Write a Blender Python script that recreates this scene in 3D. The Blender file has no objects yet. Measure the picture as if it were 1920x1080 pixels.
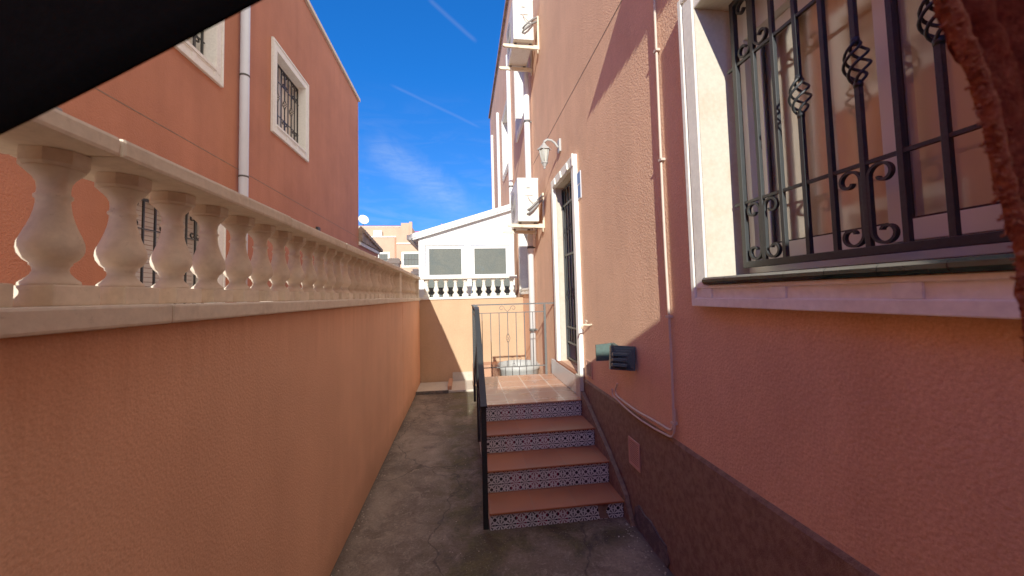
import bpy, bmesh, math, random
from mathutils import Vector, Matrix, noise
random.seed(7)
R = math.radians
sc = bpy.context.scene
col = sc.collection

# ------------------------------------------------------------------ materials
def mat(name):
    m = bpy.data.materials.new(name); m.use_nodes = True
    nt = m.node_tree; b = nt.nodes['Principled BSDF']
    return m, nt, b
def N(nt, t, **k):
    n = nt.nodes.new(t)
    for a, v in k.items():
        if a.startswith('i_'):
            key = a[2:]
            n.inputs[int(key) if key.isdigit() else key].default_value = v
        else: setattr(n, a, v)
    return n
def L(nt, a, b): nt.links.new(a, b)
def ramp(nt, fac, stops, interp='LINEAR'):
    r = nt.nodes.new('ShaderNodeValToRGB'); r.color_ramp.interpolation = interp
    e = r.color_ramp.elements
    while len(e) < len(stops): e.new(0.5)
    for k, (p, c) in enumerate(stops):
        e[k].position = p; e[k].color = c if len(c) == 4 else (*c, 1)
    L(nt, fac, r.inputs[0]); return r.outputs[0]
def coords(nt, scale=(1, 1, 1)):
    g = nt.nodes.new('ShaderNodeTexCoord'); mp = N(nt, 'ShaderNodeMapping'); mp.inputs['Scale'].default_value = scale
    L(nt, g.outputs['Object'], mp.inputs[0]); return mp.outputs[0]
def mixc(nt, fac, a, b, mode='MIX'):
    m = N(nt, 'ShaderNodeMix', data_type='RGBA', blend_type=mode)
    for s, v in ((m.inputs['Factor'], fac), (m.inputs['A'], a), (m.inputs['B'], b)):
        if isinstance(v, bpy.types.NodeSocket): L(nt, v, s)
        elif isinstance(v, (int, float)): s.default_value = v
        else: s.default_value = (*v, 1) if len(v) == 3 else v
    return m.outputs['Result']
def nz(nt, co, scale, detail=4, rough=.55, dist=0):
    n = N(nt, 'ShaderNodeTexNoise'); n.inputs['Scale'].default_value = scale; n.inputs['Detail'].default_value = detail
    n.inputs['Roughness'].default_value = rough; n.inputs['Distortion'].default_value = dist
    L(nt, co, n.inputs['Vector']); return n.outputs[0]
def math_(nt, op, a, b=None, c=None):
    n = N(nt, 'ShaderNodeMath', operation=op)
    for i, v in enumerate((a, b, c)):
        if v is None: continue
        if isinstance(v, bpy.types.NodeSocket): L(nt, v, n.inputs[i])
        else: n.inputs[i].default_value = v
    return n.outputs[0]
def bump(nt, b, h, strength, dist):
    n = N(nt, 'ShaderNodeBump'); n.inputs['Strength'].default_value = strength; n.inputs['Distance'].default_value = dist
    L(nt, h, n.inputs['Height']); L(nt, n.outputs[0], b.inputs['Normal'])

def stucco(name, c, grain=150, depth=.004, streak=.12, low=None, rough=.9, drip=None):
    m, nt, b = mat(name)
    co = coords(nt)
    big = nz(nt, co, 1.3, 5, .6)
    fine = nz(nt, co, grain, 3, .6)
    st = nz(nt, coords(nt, (2.5, 2.5, .25)), 2.2, 5, .6)
    dk = tuple(x * (1 - streak * 1.6) for x in c); lt = tuple(min(1, x * (1 + streak)) for x in c)
    base = ramp(nt, big, [(.3, dk), (.7, lt)])
    s2 = ramp(nt, st, [(.3, (1 - streak,) * 3), (.6, (1, 1, 1))])
    cc = mixc(nt, 1.0, base, s2, 'MULTIPLY')
    f2 = ramp(nt, fine, [(.3, (.86,) * 3), (.7, (1.1,) * 3)])
    cc = mixc(nt, 1.0, cc, f2, 'MULTIPLY')
    if low:   # splash stain near the ground: low=(height, colour)
        sep = N(nt, 'ShaderNodeSeparateXYZ'); L(nt, co, sep.inputs[0])
        zz = math_(nt, 'ADD', sep.outputs[2], math_(nt, 'MULTIPLY', big, .35))
        f = ramp(nt, math_(nt, 'DIVIDE', zz, low[0] * 2), [(.18, (1, 1, 1)), (.6, (0, 0, 0))])
        cc = mixc(nt, math_(nt, 'MULTIPLY', f, .55), cc, low[1])
    if drip:  # drips running down from a coping: drip=(height of coping, length, colour)
        sep = N(nt, 'ShaderNodeSeparateXYZ'); L(nt, co, sep.inputs[0])
        sn = nz(nt, coords(nt, (9, 9, .6)), 2.0, 6, .7)
        d_ = math_(nt, 'DIVIDE', math_(nt, 'SUBTRACT', drip[0], sep.outputs[2]), drip[1])
        f = ramp(nt, math_(nt, 'SUBTRACT', math_(nt, 'MULTIPLY', sn, 1.7), d_), [(.45, (0, 0, 0)), (1.0, (1, 1, 1))])
        cc = mixc(nt, math_(nt, 'MULTIPLY', f, .5), cc, drip[2])
    L(nt, cc, b.inputs['Base Color']); b.inputs['Roughness'].default_value = rough
    b.inputs['Specular IOR Level'].default_value = .25
    vo = N(nt, 'ShaderNodeTexVoronoi', feature='SMOOTH_F1'); vo.inputs['Scale'].default_value = grain * .55
    L(nt, co, vo.inputs['Vector'])
    h = math_(nt, 'ADD', math_(nt, 'MULTIPLY', fine, .6), vo.outputs['Distance'])
    h = math_(nt, 'ADD', h, math_(nt, 'MULTIPLY', nz(nt, co, 6, 2), 1.2))
    bump(nt, b, h, .8, depth)
    return m
def plain(name, c, rough=.5, metal=0, var=.08, scale=20, bumpd=0, spec=.5):
    m, nt, b = mat(name); co = coords(nt)
    n = nz(nt, co, scale, 5, .6)
    cc = ramp(nt, n, [(.3, tuple(x * (1 - var) for x in c)), (.7, tuple(min(1, x * (1 + var)) for x in c))])
    L(nt, cc, b.inputs['Base Color']); b.inputs['Roughness'].default_value = rough; b.inputs['Metallic'].default_value = metal
    b.inputs['Specular IOR Level'].default_value = spec
    if bumpd: bump(nt, b, n, .6, bumpd)
    return m
def stained(name, c, stain, amt=.5, rough=.6, scale=9, bumpd=.001, thr=(.5, .75), world=False):
    m, nt, b = mat(name); co = coords(nt)
    if world: co = N(nt, 'ShaderNodeNewGeometry').outputs['Position']
    n = nz(nt, co, scale, 6, .65, .4); n2 = nz(nt, co, scale * 7, 4, .6)
    f = ramp(nt, n, [(thr[0], (0, 0, 0)), (thr[1], (1, 1, 1))])
    cc = mixc(nt, math_(nt, 'MULTIPLY', f, amt), c, stain)
    cc = mixc(nt, 1.0, cc, ramp(nt, n2, [(.3, (.88,) * 3), (.7, (1.06,) * 3)]), 'MULTIPLY')
    if world:
        oi = N(nt, 'ShaderNodeObjectInfo'); cc = mixc(nt, 1.0, cc, ramp(nt, oi.outputs['Random'], [(0, (.84, .82, .79)), (1, (1.06,) * 3)]), 'MULTIPLY')
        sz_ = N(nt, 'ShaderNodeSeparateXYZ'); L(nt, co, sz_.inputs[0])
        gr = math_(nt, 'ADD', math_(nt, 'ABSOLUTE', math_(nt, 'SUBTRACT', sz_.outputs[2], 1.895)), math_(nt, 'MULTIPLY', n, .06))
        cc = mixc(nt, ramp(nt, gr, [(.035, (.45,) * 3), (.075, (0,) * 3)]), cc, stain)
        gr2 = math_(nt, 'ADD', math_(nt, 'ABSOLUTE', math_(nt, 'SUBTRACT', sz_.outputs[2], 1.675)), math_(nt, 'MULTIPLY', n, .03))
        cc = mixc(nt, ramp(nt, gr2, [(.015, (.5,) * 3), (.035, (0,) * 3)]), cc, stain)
        n3 = nz(nt, co, 45, 5, .75); cc = mixc(nt, ramp(nt, n3, [(.62, (0,) * 3), (.72, (.5,) * 3)]), cc, stain)
    L(nt, cc, b.inputs['Base Color']); b.inputs['Roughness'].default_value = rough
    bump(nt, b, n2, .6, bumpd)
    return m

M = {}
M['left_stucco'] = stucco('garden wall stucco', (.80, .385, .225), 190, .0014, .07, low=(.35, (.25, .13, .07)), drip=(1.56, .55, (.55, .25, .14)))
M['end_stucco'] = stucco('end wall stucco', (.47, .275, .145), 120, .003, .08, low=(.2, (.35, .2, .1)))
M['right_stucco'] = stucco('right house stucco', (.74, .39, .232), 150, .0030, .09)
M['house_left'] = stucco('left house stucco', (.43, .138, .070), 130, .004, .10)
M['far_stucco'] = stucco('far house stucco', (.46, .29, .19), 30, .003, .06)
M['plinth'] = stained('rough grey brown plinth', (.20, .125, .074), (.10, .060, .035), .8, .9, 30, .004, (.4, .6))
M['stone'] = stained('cast cream stone', (.76, .64, .49), (.30, .21, .13), .55, .85, 6, .0016, (.5, .78), True)
M['white_stone'] = stained('white painted stone', (.78, .74, .64), (.5, .42, .3), .3, .8, 8, .001)
M['white_trim'] = stained('white window trim', (.88, .85, .76), (.60, .50, .38), .3, .7, 5, .001)
M['jamb'] = stained('cream jamb plaster', (.50, .44, .34), (.38, .27, .15), .5, .85, 7, .0015)
M['upvc'] = plain('white aluminium', (.70, .71, .72), .35, 0, .03, 4)
M['lilac'] = plain('pale window frame aluminium', (.66, .63, .56), .35, 0, .04, 4)  # one even off-white for frames and sashes
M['iron'] = plain('dark wrought iron paint', (.012, .0145, .0155), .5, 0, .3, 90, .0006, .3)
M['grey_iron'] = plain('weathered grey iron', (.055, .055, .052), .6, 0, .3, 60, .0006)
M['pipe'] = plain('white plastic pipe', (.80, .79, .78), .35, 0, .04, 6)
M['lilacpipe'] = plain('pale grey pipe', (.62, .64, .70), .4, 0, .04, 6)
M['dark'] = plain('dark interior', (.03, .028, .026), .8)
M['green_tile'] = plain('glazed green tile', (.012, .040, .028), .10, 0, .3, 12, .0006, .8)
M['green_metal'] = plain('dark green painted metal', (.030, .062, .054), .5, 0, .25, 40, .0004)
M['cream_metal'] = stained('rusty cream bracket', (.72, .60, .40), (.30, .12, .04), .6, .5, 14, .0004, (.55, .7))
M['ac'] = stained('aged white casing', (.70, .67, .60), (.42, .30, .18), .5, .45, 9, .0003, (.5, .8))
M['ac_dark'] = plain('grey sleeve', (.16, .15, .14), .6)
M['cable'] = plain('cream cable sleeve', (.55, .42, .33), .5, 0, .1)
M['lampmetal'] = stained('weathered pale grey lamp metal', (.34, .33, .31), (.25, .22, .18), .5, .5, 20, .0004)
M['rooftile'] = stained('old roof tile', (.32, .21, .14), (.10, .075, .055), .8, .9, 4, .004, (.4, .6))
M['grey_plastic'] = stained('grey plastic tub', (.36, .37, .35), (.2, .18, .15), .5, .5, 6, .0005)
M['terra_block'] = stained('terracotta edging', (.42, .19, .10), (.2, .09, .05), .5, .8, 8, .001)
M['cement'] = stained('broken grey cement', (.055, .050, .046), (.12, .10, .085), .8, .95, 16, .010, (.45, .6))
M['red'] = plain('red crane paint', (.55, .05, .05), .5)
M['brass'] = stained('old brass tap', (.62, .52, .36), (.3, .2, .1), .4, .4, 30, .0003)

def mat_ground():
    m, nt, b = mat('worn concrete with moss'); co = coords(nt)
    big = nz(nt, co, .9, 6, .62, .3); mid = nz(nt, co, 4, 8, .7, .6); fine = nz(nt, co, 60, 5, .7)
    c = ramp(nt, big, [(.32, (.065, .048, .036)), (.5, (.15, .110, .080)), (.66, (.28, .21, .155))])
    c = mixc(nt, ramp(nt, mid, [(.48, (0, 0, 0)), (.66, (.65,) * 3)]), c, (.048, .038, .030))
    c = mixc(nt, ramp(nt, nz(nt, co, 14, 7, .75, .8), [(.52, (0, 0, 0)), (.64, (.6,) * 3)]), c, (.26, .20, .15))
    c = mixc(nt, ramp(nt, nz(nt, co, 2.3, 7, .75, 1.2), [(.54, (0, 0, 0)), (.70, (.5,) * 3)]), c, (.26, .20, .155))
    sep = N(nt, 'ShaderNodeSeparateXYZ'); L(nt, co, sep.inputs[0])
    # moss: strongest beside the stairs and just in front of them
    dx = math_(nt, 'ABSOLUTE', math_(nt, 'SUBTRACT', sep.outputs[0], .05))
    g1 = math_(nt, 'SUBTRACT', 1.0, math_(nt, 'MULTIPLY', dx, 2.6))
    dy = math_(nt, 'ABSOLUTE', math_(nt, 'SUBTRACT', sep.outputs[1], 2.55)); dx2 = math_(nt, 'ABSOLUTE', math_(nt, 'SUBTRACT', sep.outputs[0], .6))
    g2 = math_(nt, 'SUBTRACT', 1.0, math_(nt, 'ADD', math_(nt, 'MULTIPLY', dy, 3.0), math_(nt, 'MULTIPLY', dx2, 1.2)))
    g = math_(nt, 'MAXIMUM', math_(nt, 'MULTIPLY', g1, .75), g2)
    g = math_(nt, 'MULTIPLY', math_(nt, 'MINIMUM', math_(nt, 'MULTIPLY', math_(nt, 'MAXIMUM', g, 0), 2.2), 1.0), ramp(nt, nz(nt, co, 3.2, 7, .7, .5), [(.36, (.15,) * 3), (.56, (1, 1, 1))]))
    c = mixc(nt, g, c, ramp(nt, mid, [(.35, (.018, .015, .010)), (.62, (.078, .066, .026))]))
    c = mixc(nt, 1.0, c, ramp(nt, fine, [(.25, (.6,) * 3), (.7, (1.3,) * 3)]), 'MULTIPLY')
    spk = N(nt, 'ShaderNodeTexVoronoi'); spk.inputs['Scale'].default_value = 45; L(nt, co, spk.inputs['Vector'])
    c = mixc(nt, ramp(nt, spk.outputs['Distance'], [(.08, (.5,) * 3), (.16, (0,) * 3)]), c, (.30, .25, .2))
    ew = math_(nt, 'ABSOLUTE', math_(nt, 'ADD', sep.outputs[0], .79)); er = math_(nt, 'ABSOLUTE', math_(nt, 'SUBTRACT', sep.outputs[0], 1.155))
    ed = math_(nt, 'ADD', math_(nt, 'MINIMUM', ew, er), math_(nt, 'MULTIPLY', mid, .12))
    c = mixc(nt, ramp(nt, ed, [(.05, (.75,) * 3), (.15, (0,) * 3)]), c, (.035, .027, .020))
    ck = N(nt, 'ShaderNodeTexVoronoi', feature='DISTANCE_TO_EDGE'); ck.inputs['Scale'].default_value = .75
    wv = N(nt, 'ShaderNodeVectorMath', operation='ADD'); L(nt, co, wv.inputs[0])
    wn = N(nt, 'ShaderNodeTexNoise'); wn.inputs['Scale'].default_value = 2.5; wn.inputs['Detail'].default_value = 6; L(nt, co, wn.inputs['Vector'])
    ws = N(nt, 'ShaderNodeVectorMath', operation='SCALE'); ws.inputs['Scale'].default_value = .5; L(nt, wn.outputs['Color'], ws.inputs[0]); L(nt, ws.outputs[0], wv.inputs[1]); L(nt, wv.outputs[0], ck.inputs['Vector'])
    c = mixc(nt, ramp(nt, ck.outputs['Distance'], [(.002, (.75,) * 3), (.007, (0,) * 3)]), c, (.025, .02, .016))
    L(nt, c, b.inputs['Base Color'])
    L(nt, ramp(nt, mid, [(.3, (.62,) * 3), (.7, (.95,) * 3)]), b.inputs['Roughness']); b.inputs['Specular IOR Level'].default_value = .25
    h = math_(nt, 'ADD', math_(nt, 'MULTIPLY', fine, .5), mid)
    bump(nt, b, h, .9, .012)
    return m
M['ground'] = mat_ground()

def mat_terracotta(name, size=.30, grout=(.40, .27, .19), gw=.012, c=(.52, .24, .13), rough=.20, sx=1.0):
    m, nt, b = mat(name); co = coords(nt)
    br = N(nt, 'ShaderNodeTexBrick', offset=0.0, squash=1.0)
    br.inputs['Scale'].default_value = 1.0; br.inputs['Mortar Size'].default_value = gw / 2; br.inputs['Mortar Smooth'].default_value = .2
    br.inputs['Brick Width'].default_value = size * sx; br.inputs['Row Height'].default_value = size
    br.inputs['Color1'].default_value = (*c, 1); br.inputs['Color2'].default_value = (c[0] * .82, c[1] * .78, c[2] * .8, 1); br.inputs['Mortar'].default_value = (*grout, 1)
    mp = N(nt, 'ShaderNodeMapping'); mp.inputs['Location'].default_value = (.13, .04, 0); L(nt, co, mp.inputs[0]); L(nt, mp.outputs[0], br.inputs['Vector'])
    v = ramp(nt, nz(nt, co, 5, 3, .55), [(.3, (.8,) * 3), (.7, (1.1,) * 3)])
    cc = mixc(nt, 1.0, br.outputs['Color'], v, 'MULTIPLY')
    L(nt, cc, b.inputs['Base Color'])
    L(nt, ramp(nt, nz(nt, co, 5, 3, .6), [(.3, (rough,) * 3), (.75, (rough + .25,) * 3)]), b.inputs['Roughness'])
    b.inputs['Specular IOR Level'].default_value = .45
    bump(nt, b, math_(nt, 'SUBTRACT', math_(nt, 'MULTIPLY', nz(nt, co, 25, 3), .3), br.outputs['Fac']), .5, .0015)
    return m
M['landing'] = mat_terracotta('landing terracotta tiles', .27, (.62, .46, .35), .014)
M['tread'] = mat_terracotta('terracotta tread tiles', .30, (.22, .10, .06), .004, (.30, .092, .036), .5)

def mat_pattern(cell=.0735, axis='XZ', fade=0.0):
    m, nt, b = mat('glazed floral pattern tiles'); co = coords(nt)
    sep = N(nt, 'ShaderNodeSeparateXYZ'); L(nt, co, sep.inputs[0])
    U = sep.outputs[0 if axis[0] == 'X' else 1]; V = sep.outputs[2]
    def cellc(s, off):
        t = math_(nt, 'FRACT', math_(nt, 'ADD', math_(nt, 'DIVIDE', s, cell), off)); return math_(nt, 'SUBTRACT', t, .5)
    u = cellc(U, .35 + 10); v = cellc(V, .1 + 10)
    r = math_(nt, 'SQRT', math_(nt, 'ADD', math_(nt, 'MULTIPLY', u, u), math_(nt, 'MULTIPLY', v, v)))
    a = math_(nt, 'ARCTAN2', v, u)
    pet = math_(nt, 'COSINE', math_(nt, 'MULTIPLY', a, 8.0))
    # petals: thin near the centre, fat at the end
    band = math_(nt, 'MULTIPLY', math_(nt, 'GREATER_THAN', r, .13), math_(nt, 'LESS_THAN', r, .46))
    petal = math_(nt, 'MULTIPLY', math_(nt, 'GREATER_THAN', pet, math_(nt, 'SUBTRACT', .42, math_(nt, 'MULTIPLY', r, 1.2))), band)
    hole = math_(nt, 'MULTIPLY', math_(nt, 'GREATER_THAN', r, .30), math_(nt, 'GREATER_THAN', pet, .93))
    petal = math_(nt, 'MULTIPLY', petal, math_(nt, 'SUBTRACT', 1.0, math_(nt, 'MULTIPLY', hole, .35)))
    au = math_(nt, 'SUBTRACT', .5, math_(nt, 'ABSOLUTE', u)); av = math_(nt, 'SUBTRACT', .5, math_(nt, 'ABSOLUTE', v))
    rc = math_(nt, 'SQRT', math_(nt, 'ADD', math_(nt, 'MULTIPLY', au, au), math_(nt, 'MULTIPLY', av, av)))
    dot = math_(nt, 'LESS_THAN', rc, .17)
    line = math_(nt, 'MULTIPLY', math_(nt, 'LESS_THAN', math_(nt, 'ABSOLUTE', v), .032), 1.0)
    centre = math_(nt, 'LESS_THAN', r, .05)
    ink = math_(nt, 'MAXIMUM', math_(nt, 'MAXIMUM', petal, dot), math_(nt, 'MAXIMUM', line, centre))
    # some flowers are wine red, others dark green
    w = N(nt, 'ShaderNodeTexWhiteNoise', noise_dimensions='1D')
    L(nt, math_(nt, 'FLOOR', math_(nt, 'ADD', math_(nt, 'DIVIDE', U, cell), 10.35)), w.inputs['W'])
    inkc = ramp(nt, w.outputs['Value'], [(0, (.014, .016, .018)), (.55, (.02, .032, .035)), (.8, (.15, .02, .035))], 'CONSTANT')
    bg = ramp(nt, nz(nt, co, 30, 4), [(.3, (.47, .44, .43)), (.7, (.56, .53, .52))])
    ink = math_(nt, 'MULTIPLY', ink, 1 - fade)
    c = mixc(nt, ink, bg, inkc)
    # tile joints every two cells
    tj = math_(nt, 'LESS_THAN', math_(nt, 'ABSOLUTE', math_(nt, 'SUBTRACT', math_(nt, 'FRACT', math_(nt, 'ADD', math_(nt, 'DIVIDE', U, cell * 2), 5.175)), .5)), .006)
    c = mixc(nt, math_(nt, 'MULTIPLY', tj, .5), c, (.2, .18, .17))
    L(nt, c, b.inputs['Base Color']); b.inputs['Roughness'].default_value = .25
    return m
M['pattern'] = mat_pattern()
M['pattern_side'] = mat_pattern(.0735, 'YZ', .55)

def mat_glass(name, tint=(.30, .25, .22), refl=.45, rough=.02):
    m, nt, b = mat(name); nt.nodes.remove(b)
    out = nt.nodes['Material Output']
    g = N(nt, 'ShaderNodeBsdfGlossy'); g.inputs['Roughness'].default_value = rough; g.inputs['Color'].default_value = (.9, .9, .9, 1)
    t = N(nt, 'ShaderNodeBsdfTransparent'); t.inputs['Color'].default_value = (*tint, 1)
    fr = N(nt, 'ShaderNodeFresnel'); fr.inputs['IOR'].default_value = 1.5
    f = math_(nt, 'ADD', math_(nt, 'MULTIPLY', fr.outputs[0], .3), refl)
    nb = N(nt, 'ShaderNodeBump'); nb.inputs['Strength'].default_value = .15; nb.inputs['Distance'].default_value = .002
    L(nt, nz(nt, coords(nt), 3, 2), nb.inputs['Height']); L(nt, nb.outputs[0], g.inputs['Normal'])
    mx = N(nt, 'ShaderNodeMixShader'); L(nt, f, mx.inputs[0]); L(nt, t.outputs[0], mx.inputs[1]); L(nt, g.outputs[0], mx.inputs[2])
    L(nt, mx.outputs[0], out.inputs[0]); return m
M['glass'] = mat_glass('window glass', (.92, .89, .86), .035, .06)
def mat_frost():
    m, nt, b = mat('grey obscured glass'); co = coords(nt)
    n = nz(nt, co, 2.0, 5, .6, 1); n2 = N(nt, 'ShaderNodeTexVoronoi'); n2.inputs['Scale'].default_value = 60; L(nt, co, n2.inputs['Vector'])
    c = ramp(nt, n, [(.3, (.040, .054, .054)), (.55, (.062, .070, .060)), (.7, (.05, .078, .09))])
    c = mixc(nt, 1.0, c, ramp(nt, n2.outputs['Distance'], [(0, (.7,) * 3), (.6, (1.2,) * 3)]), 'MULTIPLY')
    L(nt, c, b.inputs['Base Color']); b.inputs['Roughness'].default_value = .55; b.inputs['Specular IOR Level'].default_value = .2
    bump(nt, b, n2.outputs['Distance'], .4, .004); return m
M['frost'] = mat_frost()
M['lampglass'] = plain('dusty lamp glass', (.42, .42, .36), .25, 0, .15, 30)
def mat_cloth(name, c, c2, scale, depth, fuzz=True):
    m, nt, b = mat(name); co = coords(nt)
    n = nz(nt, co, scale, 8, .75, .4); n2 = nz(nt, co, scale * 4, 4, .7)
    L(nt, mixc(nt, 1.0, ramp(nt, n, [(.3, c), (.7, c2)]), ramp(nt, n2, [(.3, (.6,) * 3), (.7, (1.3,) * 3)]), 'MULTIPLY'), b.inputs['Base Color'])
    b.inputs['Roughness'].default_value = 1; b.inputs['Specular IOR Level'].default_value = .05
    if fuzz: b.inputs['Sheen Weight'].default_value = .4; b.inputs['Sheen Roughness'].default_value = .6; b.inputs['Sheen Tint'].default_value = (*c2, 1)
    bump(nt, b, math_(nt, 'ADD', n, math_(nt, 'MULTIPLY', n2, .5)), 1.0, depth); return m
M['redcloth'] = mat_cloth('coarse red brown cloth', (.13, .036, .024), (.32, .10, .062), 45, .006)
M['fringe'] = mat_cloth('frayed lighter cloth edge', (.20, .065, .038), (.34, .13, .075), 90, .004)
M['black'] = mat_cloth('matt black canvas', (.0015,) * 3, (.003,) * 3, 40, .001, False)
M['curtain'] = plain('sheer beige curtain', (.80, .68, .56), .9, 0, .06, 6)
M['whitecurtain'] = plain('white curtain panel', (.85, .80, .72), .9, 0, .04, 6)
M['shutter'] = plain('white roller shutter', (.66, .60, .54), .6, 0, .05, 8)
M['sign_blue'] = plain('blue enamel', (.07, .15, .40), .9, 0, .15, 30)
M['sign_white'] = plain('white enamel', (.50, .52, .56), .9)

# ------------------------------------------------------------------ mesh helpers
def B(): return bmesh.new()
def box(bm, x0, x1, y0, y1, z0, z1, bev=0):
    b2 = bmesh.new()
    bmesh.ops.create_cube(b2, size=1)
    for v in b2.verts:
        v.co = Vector(((x0 + x1) / 2 + v.co.x * (x1 - x0), (y0 + y1) / 2 + v.co.y * (y1 - y0), (z0 + z1) / 2 + v.co.z * (z1 - z0)))
    if bev: bmesh.ops.bevel(b2, geom=list(b2.edges), offset=bev, segments=2, profile=.6, affect='EDGES')
    merge(bm, b2); return bm
def merge(bm, b2, mx=None):
    vs = {}
    for v in b2.verts: vs[v] = bm.verts.new(mx @ v.co if mx else v.co)
    for f in b2.faces:
        try:
            nf = bm.faces.new([vs[v] for v in f.verts]); nf.smooth = f.smooth
        except ValueError: pass
    b2.free()
def prism(bm, poly, axis, a0, a1):
    """extrude polygon (list of 2-tuples in the other two axes, cyclic xyz order minus axis) along axis"""
    def p(u, v, a):
        return {'x': (a, u, v), 'y': (u, a, v), 'z': (u, v, a)}[axis]
    A = [bm.verts.new(p(u, v, a0)) for u, v in poly]; C = [bm.verts.new(p(u, v, a1)) for u, v in poly]
    n = len(poly)
    fs = [bm.faces.new(A), bm.faces.new(C[::-1])]
    for i in range(n): fs.append(bm.faces.new([A[i], C[i], C[(i + 1) % n], A[(i + 1) % n]]))
    bmesh.ops.recalc_face_normals(bm, faces=fs)
    return bm
def sweep(bm, pts, sec, closed_sec=True, up=Vector((0, 0, 1)), cap=True, smooth=True, scales=None):
    """sweep a 2-D section (list of (a,b)) along pts; a along side, b along binormal"""
    pts = [Vector(p) for p in pts]; rings = []; n = len(pts); prevs = None
    for i, p in enumerate(pts):
        t = (pts[min(i + 1, n - 1)] - pts[max(i - 1, 0)]).normalized()
        u = up if abs(t.dot(up)) < .95 else (Vector((0, 1, 0)) if prevs is None else prevs.cross(t) * -1)
        s = t.cross(u)
        if s.length < 1e-6: s = Vector((1, 0, 0))
        s.normalize()
        if prevs is not None and s.dot(prevs) < 0: s = -s
        prevs = s; b = s.cross(t).normalized(); k = scales[i] if scales else 1
        rings.append([bm.verts.new(p + s * (a * k) + b * (c * k)) for a, c in sec])
    m = len(sec); fs = []
    for i in range(n - 1):
        for j in range(m):
            f = bm.faces.new([rings[i][j], rings[i][(j + 1) % m], rings[i + 1][(j + 1) % m], rings[i + 1][j]]); f.smooth = smooth; fs.append(f)
    if cap:
        fs.append(bm.faces.new(rings[0][::-1])); fs.append(bm.faces.new(rings[-1]))
    bmesh.ops.recalc_face_normals(bm, faces=fs)
    return bm
def circ(r, n=10): return [(r * math.cos(2 * math.pi * k / n), r * math.sin(2 * math.pi * k / n)) for k in range(n)]
def rect(a, b): return [(-a / 2, -b / 2), (a / 2, -b / 2), (a / 2, b / 2), (-a / 2, b / 2)]
def tube(bm, pts, r, n=10, up=Vector((0, 0, 1))): return sweep(bm, pts, circ(r, n), up=up)
def planar_strip(bm, pts2, w, t, plane, off):
    """flat bar following a planar curve: pts2 in (u,v); w thickness in plane, t thickness across; plane maps (u,v,o)->xyz"""
    n = len(pts2); rings = []
    for i, p in enumerate(pts2):
        a = Vector(pts2[max(i - 1, 0)]); b = Vector(pts2[min(i + 1, n - 1)]); d = (b - a).normalized(); nn = Vector((-d.y, d.x)); p = Vector(p)
        q = [p + nn * w / 2, p - nn * w / 2]
        rings.append([bm.verts.new(plane(q[0].x, q[0].y, off - t / 2)), bm.verts.new(plane(q[1].x, q[1].y, off - t / 2)),
                      bm.verts.new(plane(q[1].x, q[1].y, off + t / 2)), bm.verts.new(plane(q[0].x, q[0].y, off + t / 2))])
    fs = []
    for i in range(n - 1):
        for j in range(4): fs.append(bm.faces.new([rings[i][j], rings[i][(j + 1) % 4], rings[i + 1][(j + 1) % 4], rings[i + 1][j]]))
    fs.append(bm.faces.new(rings[0])); fs.append(bm.faces.new(rings[-1]))
    bmesh.ops.recalc_face_normals(bm, faces=fs)
def lathe(bm, prof, c=(0, 0, 0), n=20, smooth=True):
    rings = []
    for r, z in prof:
        rings.append([bm.verts.new((c[0] + r * math.cos(2 * math.pi * k / n), c[1] + r * math.sin(2 * math.pi * k / n), c[2] + z)) for k in range(n)])
    fs = []
    for i in range(len(prof) - 1):
        for k in range(n):
            f = bm.faces.new([rings[i][k], rings[i][(k + 1) % n], rings[i + 1][(k + 1) % n], rings[i + 1][k]]); f.smooth = smooth; fs.append(f)
    fs.append(bm.faces.new(rings[0][::-1])); fs.append(bm.faces.new(rings[-1])); return bm
def obj(name, bm, m, parent=None, loc=None, rot=None, smooth_angle=None):
    me = bpy.data.meshes.new(name); bmesh.ops.recalc_face_normals(bm, faces=bm.faces); bm.to_mesh(me); bm.free()
    o = bpy.data.objects.new(name, me); col.objects.link(o); me.materials.append(m if not isinstance(m, str) else M[m])
    if parent: o.parent = parent
    if loc: o.location = loc
    if rot: o.rotation_euler = rot
    return o
def tag(o, label=None, cat=None, group=None, kind=None):
    if label: o['label'] = label
    if cat: o['category'] = cat
    if group: o['group'] = group
    if kind: o['kind'] = kind
    return o
def empty(name, loc=(0, 0, 0), rz=0, **k):
    o = bpy.data.objects.new(name, None); col.objects.link(o); o.location = loc; o.rotation_euler = (0, 0, rz); o.empty_display_size = .2
    tag(o, **k); return o
def wpart(name, bm, m, root):
    """part whose mesh is in world coordinates, under a root Empty (unrotated) at root.location"""
    return obj(name, bm, m, root, loc=tuple(-c for c in root.location))
def copy_tree(o, parent=None):
    c = o.copy(); col.objects.link(c); c.parent = parent
    for ch in o.children: copy_tree(ch, c)
    return c
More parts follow.
